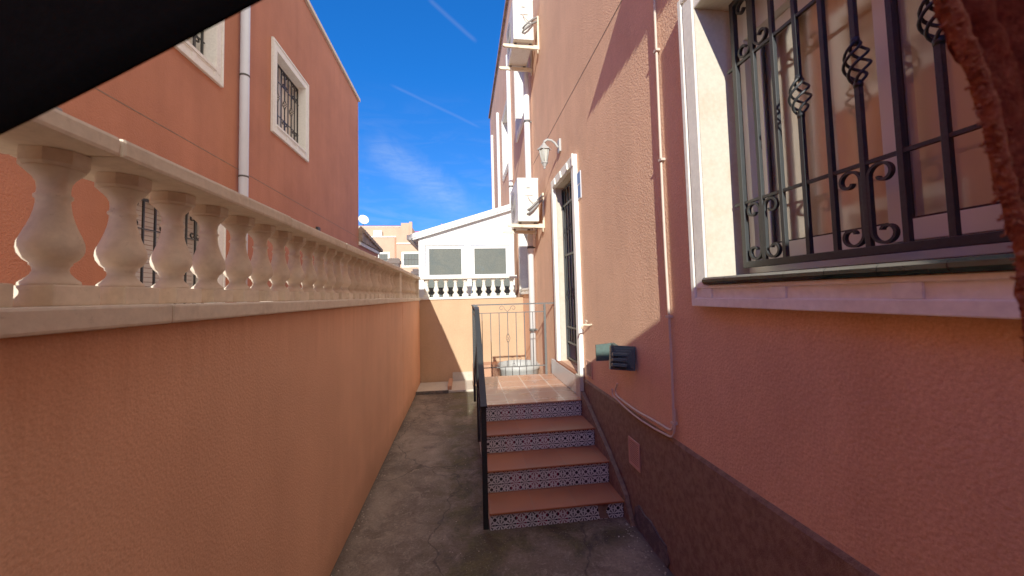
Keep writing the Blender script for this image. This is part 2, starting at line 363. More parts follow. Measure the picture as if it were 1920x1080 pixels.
def wall_slab(bm, X0, X1, y0, y1, z0, z1, holes):
    """slab between X0 and X1 with rectangular holes (ya,yb,za,zb), as a solid shell"""
    ys = sorted({y0, y1, *[h[0] for h in holes], *[h[1] for h in holes]}); zs = sorted({z0, z1, *[h[2] for h in holes], *[h[3] for h in holes]})
    ys = [y for y in ys if y0 <= y <= y1]; zs = [z for z in zs if z0 <= z <= z1]
    solid = {}
    for i in range(len(ys) - 1):
        for j in range(len(zs) - 1):
            cy, cz = (ys[i] + ys[i + 1]) / 2, (zs[j] + zs[j + 1]) / 2
            solid[i, j] = not any(h[0] < cy < h[1] and h[2] < cz < h[3] for h in holes)
    vc = {}
    def V(x, y, z):
        k = (round(x, 5), round(y, 5), round(z, 5))
        if k not in vc: vc[k] = bm.verts.new(k)
        return vc[k]
    for (i, j), s in solid.items():
        if not s: continue
        a, b, c, d = ys[i], ys[i + 1], zs[j], zs[j + 1]
        for X in (X0, X1): bm.faces.new([V(X, a, c), V(X, b, c), V(X, b, d), V(X, a, d)])
        for (di, dj, p, q) in ((-1, 0, (a, c), (a, d)), (1, 0, (b, c), (b, d)), (0, -1, (a, c), (b, c)), (0, 1, (a, d), (b, d))):
            if not solid.get((i + di, j + dj), False):
                bm.faces.new([V(X0, *p), V(X1, *p), V(X1, *q), V(X0, *q)])
    bmesh.ops.recalc_face_normals(bm, faces=bm.faces)
    return bm

# ------------------------------------------------------------------ ground
b = B(); bmesh.ops.create_grid(b, x_segments=2, y_segments=2, size=400)
tag(obj('ground', b, 'ground', loc=(0, 0, 0)), kind='structure')

# ------------------------------------------------------------------ baluster
def baluster_bm(h=.335, w=.118, flute=False):
    bm = B(); s = h / .335
    hw = w / 2
    box(bm, -hw * .91, hw * .91, -hw * .91, hw * .91, 0, .045 * s, .004)
    prof = [(.050, .045), (.049, .052), (.040, .060), (.0315, .070), (.0285, .078), (.0300, .086), (.0340, .090), (.0340, .094), (.044, .102), (.0515, .114), (.0540, .126),
            (.0530, .138), (.0480, .153), (.041, .170), (.0350, .188), (.0305, .206), (.0282, .222), (.0278, .232), (.0318, .236), (.0320, .241), (.0275, .245),
            (.0268, .255), (.0285, .268), (.0345, .280), (.0440, .290), (.0500, .296), (.052, .300)]
    lathe(bm, [(r * .925 * (w / .118), z * s) for r, z in prof], n=24)
    b2 = B(); lathe(b2, [(.050 * w / .118, .2995 * s), (.0555 * w / .118, .306 * s), (.0555 * w / .118, .335 * s - .0005)], n=8, smooth=False)
    merge(bm, b2, Matrix.Rotation(math.pi / 8, 4, 'Z'))
    return bm
BAL = bpy.data.meshes.new('baluster'); _b = baluster_bm(); bmesh.ops.recalc_face_normals(_b, faces=_b.faces); _b.to_mesh(BAL); _b.free(); BAL.materials.append(M['stone'])
BALW = BAL.copy(); BALW.materials.clear(); BALW.materials.append(M['white_stone'])
def put_baluster(root, p, mesh=BAL):
    o = bpy.data.objects.new('baluster', mesh); col.objects.link(o); o.parent = root; o.location = Vector(p) - root.location
    o.rotation_euler = (0, 0, R(random.choice((0, 90, 180, 270)) + random.uniform(-1.5, 1.5)))
def rail_pieces(bm, y0, y1, x0, x1, z0, z1, joints, bev=.007):
    ys = [y0, *joints, y1]
    for a, c in zip(ys, ys[1:]):
        j = random.uniform(-.0015, .0015)
        box(bm, x0 + j, x1 + j, a + .0015, c - .0015, z0, z1 + j, bev)

# left garden wall
W = empty('garden_wall', (-.88, 3.5, 0), label='salmon rendered garden wall along the left of the alley, carrying the stone balustrade', cat='wall')
b = B(); box(b, -.97, -.79, -1.6, 5.30, 0, 1.548, .006); wpart('wall_panel', b, 'left_stucco', W)
b = B(); box(b, -.97, -.787, 5.303, 7.36, 0, 1.548, .004); wpart('wall_panel', b, 'left_stucco', W)
BL = empty('balustrade', (-.88, 3.5, 1.548), label='long cream stone balustrade on top of the left garden wall', cat='balustrade')
b = B(); rail_pieces(b, -1.6, 5.28, -.998, -.758, 1.549, 1.600, [-.75, .22, 1.13, 2.05, 2.98, 3.9, 4.6]); rail_pieces(b, 5.305, 7.36, -.99, -.768, 1.545, 1.596, [6.4])
wpart('bottom_rail', b, 'stone', BL)
b = B(); rail_pieces(b, -1.6, 5.28, -.995, -.765, 1.936, 1.982, [-.75, .05, .972, 1.86, 2.72, 3.58, 4.5], .009); rail_pieces(b, 5.305, 7.50, -.99, -.77, 1.936, 1.982, [6.4], .009)
wpart('top_rail', b, 'stone', BL)
y = .954 - .174 * 9; n = 0
while y < 5.12:
    put_baluster(BL, (-.88 + random.uniform(-.002, .002), y + random.uniform(-.003, .003), 1.6005)); y += .174
for (ya, yb) in ((5.14, 5.29), (7.28, 7.40)):
    b = B(); box(b, -.965, -.795, ya, yb, 1.597, 1.9355, .005); wpart('post', b, 'stone', BL)
y = 5.42
while y < 7.25:
    put_baluster(BL, (-.88, y, 1.5985)); y += .174

# end wall with white balustrade
EW = empty('end_wall', (.2, 7.45, 0), label='sunlit peach wall closing the far end of the alley under the white balustrade', cat='wall')
b = B(); box(b, -.786, 1.168, 7.37, 7.55, 0, 1.553, .004); wpart('wall_panel', b, 'end_stucco', EW)
b = B(); box(b, -.20, .60, 7.355, 7.369, .0, .19, .002); box(b, -.20, .60, 7.349, 7.3545, .178, .192); wpart('skirting', b, 'jamb', EW)
EB = empty('balustrade', (.1, 7.45, 1.553), label='short white balustrade across the end of the alley in front of the glazed veranda', cat='balustrade')
b = B(); box(b, -.78, 1.03, 7.335, 7.585, 1.5545, 1.598, .006); wpart('bottom_rail', b, 'white_stone', EB)
b = B(); box(b, -.765, 1.06, 7.33, 7.59, 1.936, 1.985, .008); wpart('top_rail', b, 'white_stone', EB)
x = -.665
while x < 1.0:
    put_baluster(EB, (x, 7.46, 1.6), BALW); x += .181
# ledge at the foot of the end wall
b = B(); box(b, -.785, .16, 6.62, 7.345, 0.0, .035, .006)
LG = tag(obj('ledge', b, 'jamb'), 'low tiled ledge at the foot of the end wall, beyond the concrete path', 'ledge')
b = B(); box(b, -.785, -.25, 6.585, 6.618, .002, .05, .004); obj('edging_strip', b, 'cement', LG)
b = B(); box(b, -.27, -.20, 6.66, 7.30, .036, .10, .006); tag(obj('brick', b, 'terra_block'), 'loose terracotta brick lying against the far end wall', 'brick')
b = B(); box(b, .17, .80, 7.0, 7.335, 0, .36, .01)
tag(obj('planter_block', b, 'terra_block'), 'low terracotta red block behind the landing beneath the end wall', 'block')

# ------------------------------------------------------------------ stairs
S = empty('staircase', (.64, 3.6, 0), label='short tiled stair with patterned risers and terracotta treads rising to the side door', cat='stairs')
Y = [2.72, 2.985, 3.30, 3.645]; Z = [.12, .286, .437, .590]; XL0, XR0 = .158, 1.118
b = B()
for i in range(4):
    y1 = Y[i + 1] if i < 3 else 4.88
    z0 = 0
    box(b, XL0 + .004, XR0, Y[i] + .012, (y1 + .02) if i < 3 else y1, z0, Z[i] - .012)
wpart('core', b, 'white_trim', S)
for i in range(4):
    zb = Z[i - 1] if i else 0.0
    b = B(); box(b, XL0 + .006, XR0 - .002, Y[i], Y[i] + .0115, zb + .0005, Z[i] - .0145); r_ = wpart('riser', b, 'pattern', S)
    y1 = Y[i + 1] - .001 if i < 3 else 4.885
    b = B(); box(b, XL0, XR0, Y[i] - .016, y1, Z[i] - .014, Z[i], .004); wpart('tread' if i < 3 else 'landing', b, 'tread' if i < 3 else 'landing', S)
b = B(); prism(b, [(.94, .006), (1.01, .006), (.985, .055), (1.012, .104), (.925, .104), (.93, .06)], 'y', Y[0] - .0035, Y[0] - .0005)
wpart('missing_tile_patch', b, 'plinth', S)
# rough sloping render strip between treads and house wall
b = B(); prism(b, [(2.60, 0), (2.70, .16), (3.0, .345), (3.32, .50), (3.62, .645), (3.66, .66), (3.66, 0)], 'x', 1.1185, 1.150); wpart('side_string', b, 'plinth', S)
# tile skirting beside the landing
b = B(); box(b, 1.119, 1.15, 3.665, 4.885, .5905, .775, .003); wpart('tile_skirting', b, 'pattern_side', S)
b = B(); box(b, 1.112, 1.152, 3.66, 3.80, .5915, .80, .004); wpart('skirting_end', b, 'jamb', S)

# railing
RL = empty('stair_railing', (.13, 3.7, 0), label='dark wrought iron railing on the open side of the stair and around the landing', cat='railing')
def rpart(n, b, m='iron'): return wpart(n, b, m, RL)
xr = .135
b = B(); box(b, xr - .019, xr + .019, 2.735, 2.773, 0, .86, .003); rpart('post', b)
b = B(); box(b, xr - .017, xr + .017, 3.66, 3.694, 0.25, 1.478, .003); rpart('post', b)
b = B(); box(b, xr - .015, xr + .015, 4.845, 4.875, 0.3, 1.478, .003); rpart('post', b)
b = B(); box(b, 1.03, 1.058, 4.845, 4.873, .59, 1.474, .003); rpart('post', b, 'grey_iron')
b = B(); sweep(b, [(xr, 2.70, .835), (xr, 2.76, .872), (xr, 3.64, 1.470), (xr, 3.70, 1.487), (xr, 4.88, 1.487)], rect(.045, .018), smooth=False); rpart('handrail', b)
b = B(); sweep(b, [(xr - .02, 4.86, 1.487), (1.165, 4.86, 1.487)], rect(.045, .016), smooth=False); rpart('handrail', b, 'grey_iron')
b = B(); box(b, xr - .008, xr + .008, 3.70, 4.84, .690, .704); rpart('lower_rail', b)
b = B(); box(b, xr - .008, xr + .008, 3.70, 4.84, 1.385, 1.399); rpart('upper_rail', b)
b = B(); sweep(b, [(xr, 2.775, .16), (xr, 3.66, .74)], rect(.016, .014), smooth=False); rpart('lower_rail', b)
for k in range(1, 8):
    yy = 2.775 + k * .112
    if yy < 3.64: b = B(); box(b, xr - .006, xr + .006, yy - .006, yy + .006, .17 + (yy - 2.775) * .65, .86 + (yy - 2.77) * .67); rpart('bar', b)
for k in range(10):
    yy = 3.80 + k * .108
    b = B(); box(b, xr - .006, xr + .006, yy - .006, yy + .006, .70, 1.385); rpart('bar', b)
b = B(); box(b, xr + .015, 1.03, 4.853, 4.865, .697, .709); rpart('lower_rail', b, 'grey_iron')
b = B(); box(b, xr + .015, 1.03, 4.853, 4.865, 1.377, 1.387); rpart('upper_rail', b, 'grey_iron')
def basket(bm, c, h, r, n=4, turns=.5, wr=.003, axis_pts=12):
    """twisted wire basket centred at c, height h, radius r"""
    for k in range(n):
        pts = []
        for i in range(axis_pts + 1):
            t = i / axis_pts; a = 2 * math.pi * (k / n + turns * t); rr = r * math.sin(math.pi * min(max(t, .0), 1)) ** .75 + .003
            pts.append((c[0] + rr * math.cos(a), c[1] + rr * math.sin(a), c[2] - h / 2 + h * t))
        tube(bm, pts, wr, 6)
bars = [.243 + .1075 * k for k in range(8)]
for k, xx in enumerate(bars[:7]):
    b = B()
    if k == 3:
        box(b, xx - .005, xx + .005, 4.854, 4.864, .70, 1.01); box(b, xx - .005, xx + .005, 4.854, 4.864, 1.115, 1.378)
        basket(b, (xx, 4.859, 1.0625), .11, .022)
    else: box(b, xx - .005, xx + .005, 4.854, 4.864, .70, 1.378)
    rpart('bar', b, 'grey_iron')
def spiral(cx, cy, r0, r1, a0, a1, n=16):
    return [(cx + (r0 + (r1 - r0) * i / n) * math.cos(a0 + (a1 - a0) * i / n), cy + (r0 + (r1 - r0) * i / n) * math.sin(a0 + (a1 - a0) * i / n)) for i in range(n + 1)]
b = B(); xc = bars[3]
for s in (-1, 1):
    pts = [(xc, 1.39), (xc + s * .012, 1.405)] + [(xc + s * (.075 + (u - 0)), v) for u, v in spiral(0, 1.437, .036, .012, math.pi * 1.05, -math.pi * .95)] if s == 1 else \
          [(xc, 1.39), (xc - .012, 1.405)] + [(xc - (.075 + u), v) for u, v in spiral(0, 1.437, .036, .012, math.pi * 1.05, -math.pi * .95)]
    b = B(); planar_strip(b, pts, .006, .010, lambda u, v, o: (u, o, v), 4.859); rpart('scroll', b, 'grey_iron')

# grey tub beyond the landing
b = B(); lathe(b, [(.24, 0), (.27, .05), (.315, .46), (.335, .47), (.335, .53), (.318, .535), (.30, .46), (.26, .06)], (.86, 6.05, 0), 28)
tag(obj('plastic_tub', b, 'grey_plastic'), 'round grey plastic tub on the ground behind the landing railing', 'tub')

# ------------------------------------------------------------------ window builder (local: x along wall, y outward, z up; origin = centre of the sill line at wall face)
def grille_mesh(w, z0, z1, scrolls, baskets, pitch, low, top, big=True, br=.0085, thick=.016):
    """bars between -w/2..w/2; returns list of (name, bm)"""
    out = []; nb = int(round(w / pitch))
    pl = lambda u, v, o: (u, o, v)
    for z, e in ((z0 - .002, .014), (z1, .012)):
        b = B(); box(b, -w / 2 - .012, w / 2 + .012, -.012, .012, z - e, z + e, .002); out.append(('rail', b))
    for z in (low, top):
        b = B(); box(b, -w / 2 - .052, w / 2 + .052, -.0065, .0065, z - .006, z + .006); out.append(('rail', b))
    for k in range(nb + 1):
        x = -w / 2 + k * w / nb; b = B(); hw = br
        if k in (0, nb): hw = br * 1.35
        if k in baskets:
            zc = (low + top) / 2 + .012; hb = .135
            box(b, x - hw, x + hw, -hw, hw, z0, zc - hb / 2, .0015); box(b, x - hw, x + hw, -hw, hw, zc + hb / 2, z1, .0015)
            basket(b, (x, 0, zc), hb + .01, .031, 4, .85, .0050, 16)
            lathe(b, [(.0125, -hb / 2 - .014), (.0135, -hb / 2 - .002), (.009, -hb / 2 + .008)], (x, 0, zc), 8)
            lathe(b, [(.009, hb / 2 - .008), (.0135, hb / 2 + .002), (.0125, hb / 2 + .014)], (x, 0, zc), 8)
        else: box(b, x - hw, x + hw, -hw, hw, z0, z1, .0015)
        out.append(('bar', b))
    def cs(x, za, zb, s):
        r = .038; g = .0125
        xs = x + s * g; cx = x + s * (g + r)
        up = [(cx - s * 0 + s * (-(r + .004 - k * .0)) * 1, 0) for k in range(0)]
        a = []
        # lower spiral from inside out, then stem, then upper spiral outside in
        for (th, rr) in [(t_, .013 + (r - .013) * (1 - abs(t_) / 330) ** .8) for t_ in range(-330, 1, 15)]:
            ang = R(180 - th)  # ends at 180 deg = nearest the stem
            a.append((cx + s * rr * math.cos(ang), za + r + .002 + rr * math.sin(ang)))
        low_ = a
        up_ = [(px, za + zb - py) for px, py in reversed(a)]
        return low_ + up_
    for k in scrolls:
        x = -w / 2 + k * w / nb
        for s in (-1, 1):
            for za, zb in ((z0 + .012, low - .006), (top + .006, z1 - .012)):
                b = B(); planar_strip(b, cs(x, za, zb, s), .0085, thick, pl, 0); out.append(('scroll', b))
    return out

def window(root_parent, loc, rz, w, h, name_label, detailed=False, tw=.115, proud=.033, depth=.27, trim='white_trim', mode='panes'):
    """parts under house: window mesh (surround) with children"""
    b = B(); W2 = w / 2
    # moulded surround: flat + raised outer bead
    def bar(x0, x1, z0, z1):
        box(b, x0, x1, .0015, proud - .008, z0, z1, .002)
    bar(-W2 - tw, -W2, -tw * 1.18, h + tw); bar(W2, W2 + tw, -tw * 1.18, h + tw); bar(-W2, W2, h, h + tw); bar(-W2, W2, -tw * 1.18, -.035)
    for x in (-W2 - tw + .014, W2 + tw - .014): box(b, x - .014, x + .014, proud - .008, proud + .004, -tw * 1.18, h + tw, .004)
    for x in (-W2 - .04, W2 + .04): box(b, x - .038, x + .038, proud - .008, proud, -.05, h + .07, .004)
    box(b, -W2 - tw + .028, W2 + tw - .028, proud - .008, proud + .004, h + tw - .028, h + tw, .004)
    box(b, -W2 - tw + .028, W2 + tw - .028, proud - .008, proud + .004, -tw * 1.18, -tw * 1.18 + .04, .004)
    box(b, -W2 - .04, W2 + .04, proud - .008, proud, -.052, -.0365, .003)
    n = 3
    for k in range(n + 1):
        x = -W2 + w * k / n; box(b, x - .035, x + .035, proud - .008, proud + .001, -tw * 1.18 + .041, -.053, .002)
    o = obj('window', b, trim, root_parent, loc=loc, rot=(0, 0, rz))
    if name_label: tag(o, name_label)
    # jamb liner
    b = B(); e = .004
    box(b, -W2 - .003, -W2 + e, -depth, proud - .009, 0, h); box(b, W2 - e, W2 + .003, -depth, proud - .009, 0, h); box(b, -W2 + e, W2 - e, -depth, proud - .009, h - e, h + .003)
    obj('jamb', b, 'jamb' if detailed else trim, o)
    # sill
    b = B()
    if detailed:
        nt_ = 8; tw_ = w / nt_
        for k in range(nt_):
            x = -W2 + k * tw_
            prism(b, [(-.20, .014), (proud + .012, -.001), (proud + .021, -.010), (proud + .021, -.022), (proud + .012, -.034), (-.20, -.034)], 'x', x + .001, x + tw_ - .001)
        obj('sill', b, 'green_tile', o)
    else:
        box(b, -W2, W2, -depth, proud + .01, -.034, .002, .002); obj('sill', b, trim, o)
    return o

def add_parts(o, lst, m, off):
    for n_, b in lst: obj(n_, b, m, o, loc=off)

# ------------------------------------------------------------------ right house
RX = 1.17
RH = empty('house', (1.17, 5, 0), label='pink rendered house with grilled window and side door forming the right side of the alley', cat='house')
win_y0, win_y1, win_z0, win_z1 = .443, 1.665, 1.660, 2.965
door = (3.76, 4.57, .80, 2.90)
farw = [(6.45, 7.50, 4.80, 6.25), (6.45, 7.50, 1.72, 3.0), (8.9, 10.0, 4.75, 6.2)]
b = B(); wall_slab(b, RX, RX + .30, -1.6, 14.2, 0, 8.30, [(win_y0 - .003, win_y1 + .003, win_z0 - .02, win_z1 + .003), door] + farw)
wpart('wall', b, 'right_stucco', RH)
# body behind the wall so it has volume
b = B(); box(b, RX + .95, RX + 7, -1.6, 14.2, 0, 8.28); box(b, RX + .302, RX + .94, -1.6, -1.3, 0, 8.28); box(b, RX + .302, RX + .94, 13.9, 14.19, 0, 8.28); wpart('rear_volume', b, 'right_stucco', RH)
b = B(); prism(b, [(RX - .06, 8.30), (RX + .3, 8.30), (RX + .3, 8.40), (RX - .06, 8.36)], 'y', -1.62, 14.25); box(b, RX + .301, RX + 7, -1.62, 14.25, 8.29, 8.42); wpart('roof', b, 'rooftile', RH)
b = B(); box(b, RX - .0018, RX + .001, -1.6, 6.0, 3.676, 3.688); wpart('render_joint', b, 'plinth', RH)
b = B(); prism(b, [(RX - .013, 0), (RX + .002, 0), (RX + .002, .775), (RX - .004, .770), (RX - .013, .755)], 'y', -1.6, 3.675)
wpart('plinth', b, 'plinth', RH)
b = B(); pts = [(2.62, .0), (2.60, .13), (2.54, .17), (2.45, .15), (2.38, .16), (2.28, .13), (2.20, .12), (2.17, .04), (2.19, .0)]
prism(b, pts, 'x', RX - .022, RX - .0135); wpart('broken_cement_patch', b, 'cement', RH)
def vent(y0, y1, z0, z1, x=RX - .0135):
    b = B(); f = .012
    box(b, x - .008, x, y0, y0 + f, z0, z1, .001); box(b, x - .008, x, y1 - f, y1, z0, z1, .001)
    box(b, x - .008, x, y0 + f, y1 - f, z0, z0 + f, .001); box(b, x - .008, x, y0 + f, y1 - f, z1 - f, z1, .001)
    n = 12; s = (z1 - z0 - 2 * f) / n
    for k in range(n): box(b, x - .006, x - .001, y0 + f, y1 - f, z0 + f + s * k + .0045, z0 + f + s * (k + 1) - .0035)
    o = wpart('vent', b, 'terra_vent', RH)
    b = B(); box(b, x - .0009, x + .0005, y0 + f, y1 - f, z0 + f, z1 - f); obj('recess', b, 'dark', o)
M['terra_vent'] = plain('terracotta vent', (.50, .24, .16), .7)
vent(2.50, 2.665, .40, .585); vent(3.44, 3.60, .815, .97, RX - .001)
# main window
wc = (win_y0 + win_y1) / 2; ww = win_y1 - win_y0; wh = win_z1 - win_z0
mw = window(RH, (RX - 1.17, wc - 5, win_z0), R(90), ww, wh, 'large ground floor window with green tile sill and scrolled black grille', True, .115, .042, .24)
# local x -> world Y, local y -> world -X ; grille plane X=1.28 -> y=-.11
gw = 1.06; loc = (0, -.11, 0)
add_parts(mw, grille_mesh(gw, 1.712 - win_z0, 2.925 - win_z0, [1, 5, 9], [1 + 2, 5, 7], .106, 1.990 - win_z0, 2.632 - win_z0), 'iron', loc)
W2 = ww / 2
b = B(); yf = -.21   # outer frame
box(b, -W2 + .005, -W2 + .05, yf - .06, yf + .03, .0145, wh - .005, .002); box(b, W2 - .05, W2 - .005, yf - .06, yf + .03, .0145, wh - .005, .002)
box(b, -W2 + .05, W2 - .05, yf - .06, yf + .03, .0145, .07, .002); box(b, -W2 + .05, W2 - .05, yf - .06, yf + .03, wh - .18, wh - .005, .002)
obj('frame', b, 'lilac', mw)
def sash(x0, x1, yy):
    b = B(); s = .052; z0, z1 = .075, wh - .185
    box(b, x0, x0 + s, yy - .015, yy + .015, z0, z1, .003); box(b, x1 - s, x1, yy - .015, yy + .015, z0, z1, .003)
    box(b, x0 + s, x1 - s, yy - .015, yy + .015, z0, z0 + .065, .003); box(b, x0 + s, x1 - s, yy - .015, yy + .015, z1 - s, z1, .003)
    for (xa, xb, za, zb) in ((x0 + s, x0 + s + .004, z0 + .065, z1 - s), (x1 - s - .004, x1 - s, z0 + .065, z1 - s)): pass
    obj('sash', b, 'lilac', mw)
    b = B(); g = .007
    box(b, x0 + s, x0 + s + g, yy - .006, yy + .008, z0 + .065, z1 - s); box(b, x1 - s - g, x1 - s, yy - .006, yy + .008, z0 + .065, z1 - s); box(b, x0 + s + g, x1 - s - g, yy - .006, yy + .008, z0 + .065, z0 + .065 + g)
    obj('gasket', b, 'dark', mw)
    b = B(); box(b, x0 + s, x1 - s, yy - .003, yy + .0005, z0 + .065, z1 - s); obj('pane', b, 'glass', mw)
sash(1.0 - wc, W2 - .052, yf - .022); sash(-W2 + .052, 1.055 - wc, yf + .012)
b = B()   # interior: curtain with folds and lighter strips
def fold(b, x0, x1, y, z0, z1, amp, nf, n=60):
    A = [];
    for i in range(n + 1):
        t = i / n; x = x0 + (x1 - x0) * t; yy = y + amp * math.sin(t * nf * 2 * math.pi) + amp * .4 * math.sin(t * nf * 5.1)
        A.append((b.verts.new((x, yy, z0)), b.verts.new((x, yy, z1))))
    for (p, q), (r, s) in zip(A, A[1:]): f = b.faces.new([p, r, s, q]); f.smooth = True
fold(b, -W2 - .01, W2 + .01, -.31, .02, wh, .012, 7); obj('curtain', b, 'curtain', mw)
b = B(); fold(b, .18, .245, -.36, .10, wh - .30, .004, 1, 14); fold(b, .075, .115, -.37, .10, wh - .42, .003, 1, 10); fold(b, -.36, -.22, -.38, .1, .42, .006, 2, 20); obj('curtain', b, 'whitecurtain', mw)

# small tiled canopy over the window (casts the serrated shadow)
b = B()
prism(b, [(RX, 4.11), (RX - .25, 3.865), (RX - .25, 3.835), (RX, 3.82)], 'y', -.2, 1.70)
for k in range(14):
    yy = 1.66 - k * .14
    tube(b, [(RX - .265, yy, 3.865), (RX, yy, 4.12)], .045, 10)
wpart('window_canopy', b, 'rooftile', RH)

# door
dc = (door[0] + door[1]) / 2; dw = door[1] - door[0]; dh = door[3] - door[2]
b = B(); d2 = dw / 2; t = .08; p = .045
box(b, -d2 - t, -d2, .0015, p, 0, dh + t + .02, .004); box(b, d2, d2 + t, .0015, p, 0, dh + t + .02, .004); box(b, -d2, d2, .0015, p, dh, dh + t + .02, .004)
box(b, -d2 - t - .004, -d2 - t + .03, p, p + .012, dh - .02, dh + t + .024, .003)
for k in range(3):
    x = -d2 + dw * (k + .5) / 3; prism(b, [(x - .03, dh + .001), (x + .03, dh + .001), (x, dh + .08)], 'y', p, p + .012)
dr = obj('door_surround', b, 'white_trim', RH, loc=(0, dc - 5, door[2]), rot=(0, 0, R(90)))
b = B(); box(b, -d2, -d2 + .004, -.28, -.001, 0, dh); box(b, d2 - .004, d2, -.28, -.001, 0, dh); box(b, -d2 + .004, d2 - .004, -.28, -.001, dh - .004, dh); obj('jamb', b, 'jamb', dr)
b = B(); box(b, -d2 - t, d2 + t, -.28, p + .002, -.026, -.001, .004); obj('threshold', b, 'tread', dr)
b = B(); box(b, -d2 + .03, d2 - .03, -.20, -.17, .01, dh - .01, .002)
for zc in (.25, .85, 1.45): box(b, -d2 + .12, d2 - .12, -.17, -.160, zc, zc + .45, .004)
obj('door', b, 'dark', dr)
b = B()
for x in (-d2 + .02, d2 - .02): box(b, x - .015, x + .015, -.095, -.065, .02, dh - .03, .002)
for zz in (.03, .22, .40, 1.25, 1.85, dh - .05): box(b, -d2 + .035, d2 - .035, -.088, -.072, zz, zz + .022, .001)
for k in range(1, 7):
    x = -d2 + dw * k / 7
    if k % 2: box(b, x - .007, x + .007, -.087, -.073, .24, dh - .05)
    else:
        box(b, x - .007, x + .007, -.087, -.073, .24, .74); box(b, x - .007, x + .007, -.087, -.073, .86, dh - .05); basket(b, (x, -.08, .80), .13, .026)
        basket(b, (x, -.08, 1.55), .13, .026)
obj('security_gate', b, 'iron', dr)
b = B(); tube(b, [(-d2 + .06, -.06, .95), (-d2 + .06, -.03, .95), (-d2 + .13, -.03, .95)], .008, 8); obj('handle', b, 'lampmetal', dr)

# far windows
def far_window(y0, y1, z0, z1):
    c = (y0 + y1) / 2; w = y1 - y0; h = z1 - z0
    o = window(RH, (0, c - 5, z0), R(90), w, h, None, False, .09, .03, .25)
    b = B(); box(b, -w / 2 + .005, w / 2 - .005, -.24, -.20, .003, h - .005); obj('shutter', b, 'jamb', o)
    b = B(); box(b, -w / 2 + .05, w / 2 - .05, -.199, -.19, .05, h * .93); obj('pane', b, 'dark', o)
    return o
for f in farw: far_window(*f)
# downpipes
def pipe(y, x, r, z0, z1, clips=()):
    b = B(); tube(b, [(x, y, z0), (x, y, z1)], r, 14)
    o = wpart('downpipe', b, 'pipe', RH)
    for z in clips:
        b = B(); tube(b, [(x, y, z - .02), (x, y, z + .02)], r + .006, 14); box(b, x + r * .5, RX, y - .01, y + .01, z - .01, z + .01); obj('pipe_clip', b, 'grey_iron', o)
pipe(6.02, 1.095, .048, .35, 8.2, (1.05, 2.35, 4.4)); pipe(8.35, 1.12, .045, 0, 7.0, (2.0, 4.0)); pipe(10.9, 1.12, .04, 0, 6.9); pipe(12.95, 1.12, .04, 0, 7.1)

# AC units
def ac_unit(z0, label):
    o = empty('air_conditioner', (.94, 5.5, z0), label=label, cat='air conditioner', group='air conditioning units bracketed to the right house')
    def P(n, b, m): return obj(n, b, m, o)
    x0, x1, y0, y1, h = -.155, .135, -.32, .45, .60
    b = B(); box(b, x0, x1, y0, y1, 0, h, .012); box(b, x0 - .002, x1 + .002, y0 - .003, y1 + .003, h - .035, h + .006, .006); P('casing', b, 'ac')
    b = B(); box(b, x0 + .10, x1 - .08, y0 - .014, y0, .36, .50, .004); c = P('service_cover', b, 'ac')
    b = B(); box(b, -.035, .015, y0 - .018, y0 - .0145, .455, .47); obj('handle', b, 'ac_dark', c)
    b = B(); box(b, .07, .115, y0 - .002, y0 - .0008, .43, .52); P('rating_plate', b, 'lilacpipe')
    b = B(); n = 26
    for k in range(n):
        t = k / n * 2 * math.pi
    for rr in (.06, .10, .14, .18, .22): 
        pts = [(x0 - .006, .14 + rr * math.cos(a * math.pi / 12), .30 + rr * math.sin(a * math.pi / 12)) for a in range(25)]
        tube(b, pts, .003, 5, up=Vector((1, 0, 0)))
    P('fan_guard', b, 'ac_dark')
    for dz, xx in ((.16, -.02), (.10, -.03)):
        b = B(); tube(b, [(xx, y0 - .003, dz), (xx + .02, y0 - .05, dz + .005), (xx + .07, y0 - .06, dz + .05), (xx + .13, y0 - .04, dz + .11), (x1 + .04, y0 + .03, dz + .19), (x1 + .07, y0 + .10, dz + .24)], .014, 8); P('pipe', b, 'ac_dark')
    b = B(); tube(b, [(-.02, y0 - .015, .36), (0, y0 - .03, .30), (.05, y0 - .035, .25), (.11, y0 - .02, .255), (x1 + .06, y0 + .04, .33)], .006, 6); P('cable', b, 'cable')
    for yy in (-.22, .33):
        b = B(); prism(b, [(-.30, -.045), (-.27, -.06), (.215, -.075), (.215, -.02), (-.29, -.02)], 'y', yy - .018, yy + .018)
        box(b, .205, .2285, yy - .02, yy + .02, -.08, .42, .002)
        tube(b, [(.21, yy, -.05), (.21, yy, -.13)], .01, 6)
        P('bracket', b, 'cream_metal')
    for yy in (-.22, .33):
        for xx in (-.12, .10): b = B(); box(b, xx - .02, xx + .02, yy - .02, yy + .02, -.019, -.001); P('rubber_foot', b, 'dark')
    return o
ac_unit(2.61, 'lower white air conditioner on a cream bracket beside the side door')
ac_unit(5.20, 'upper white air conditioner high on the right house against the sky')

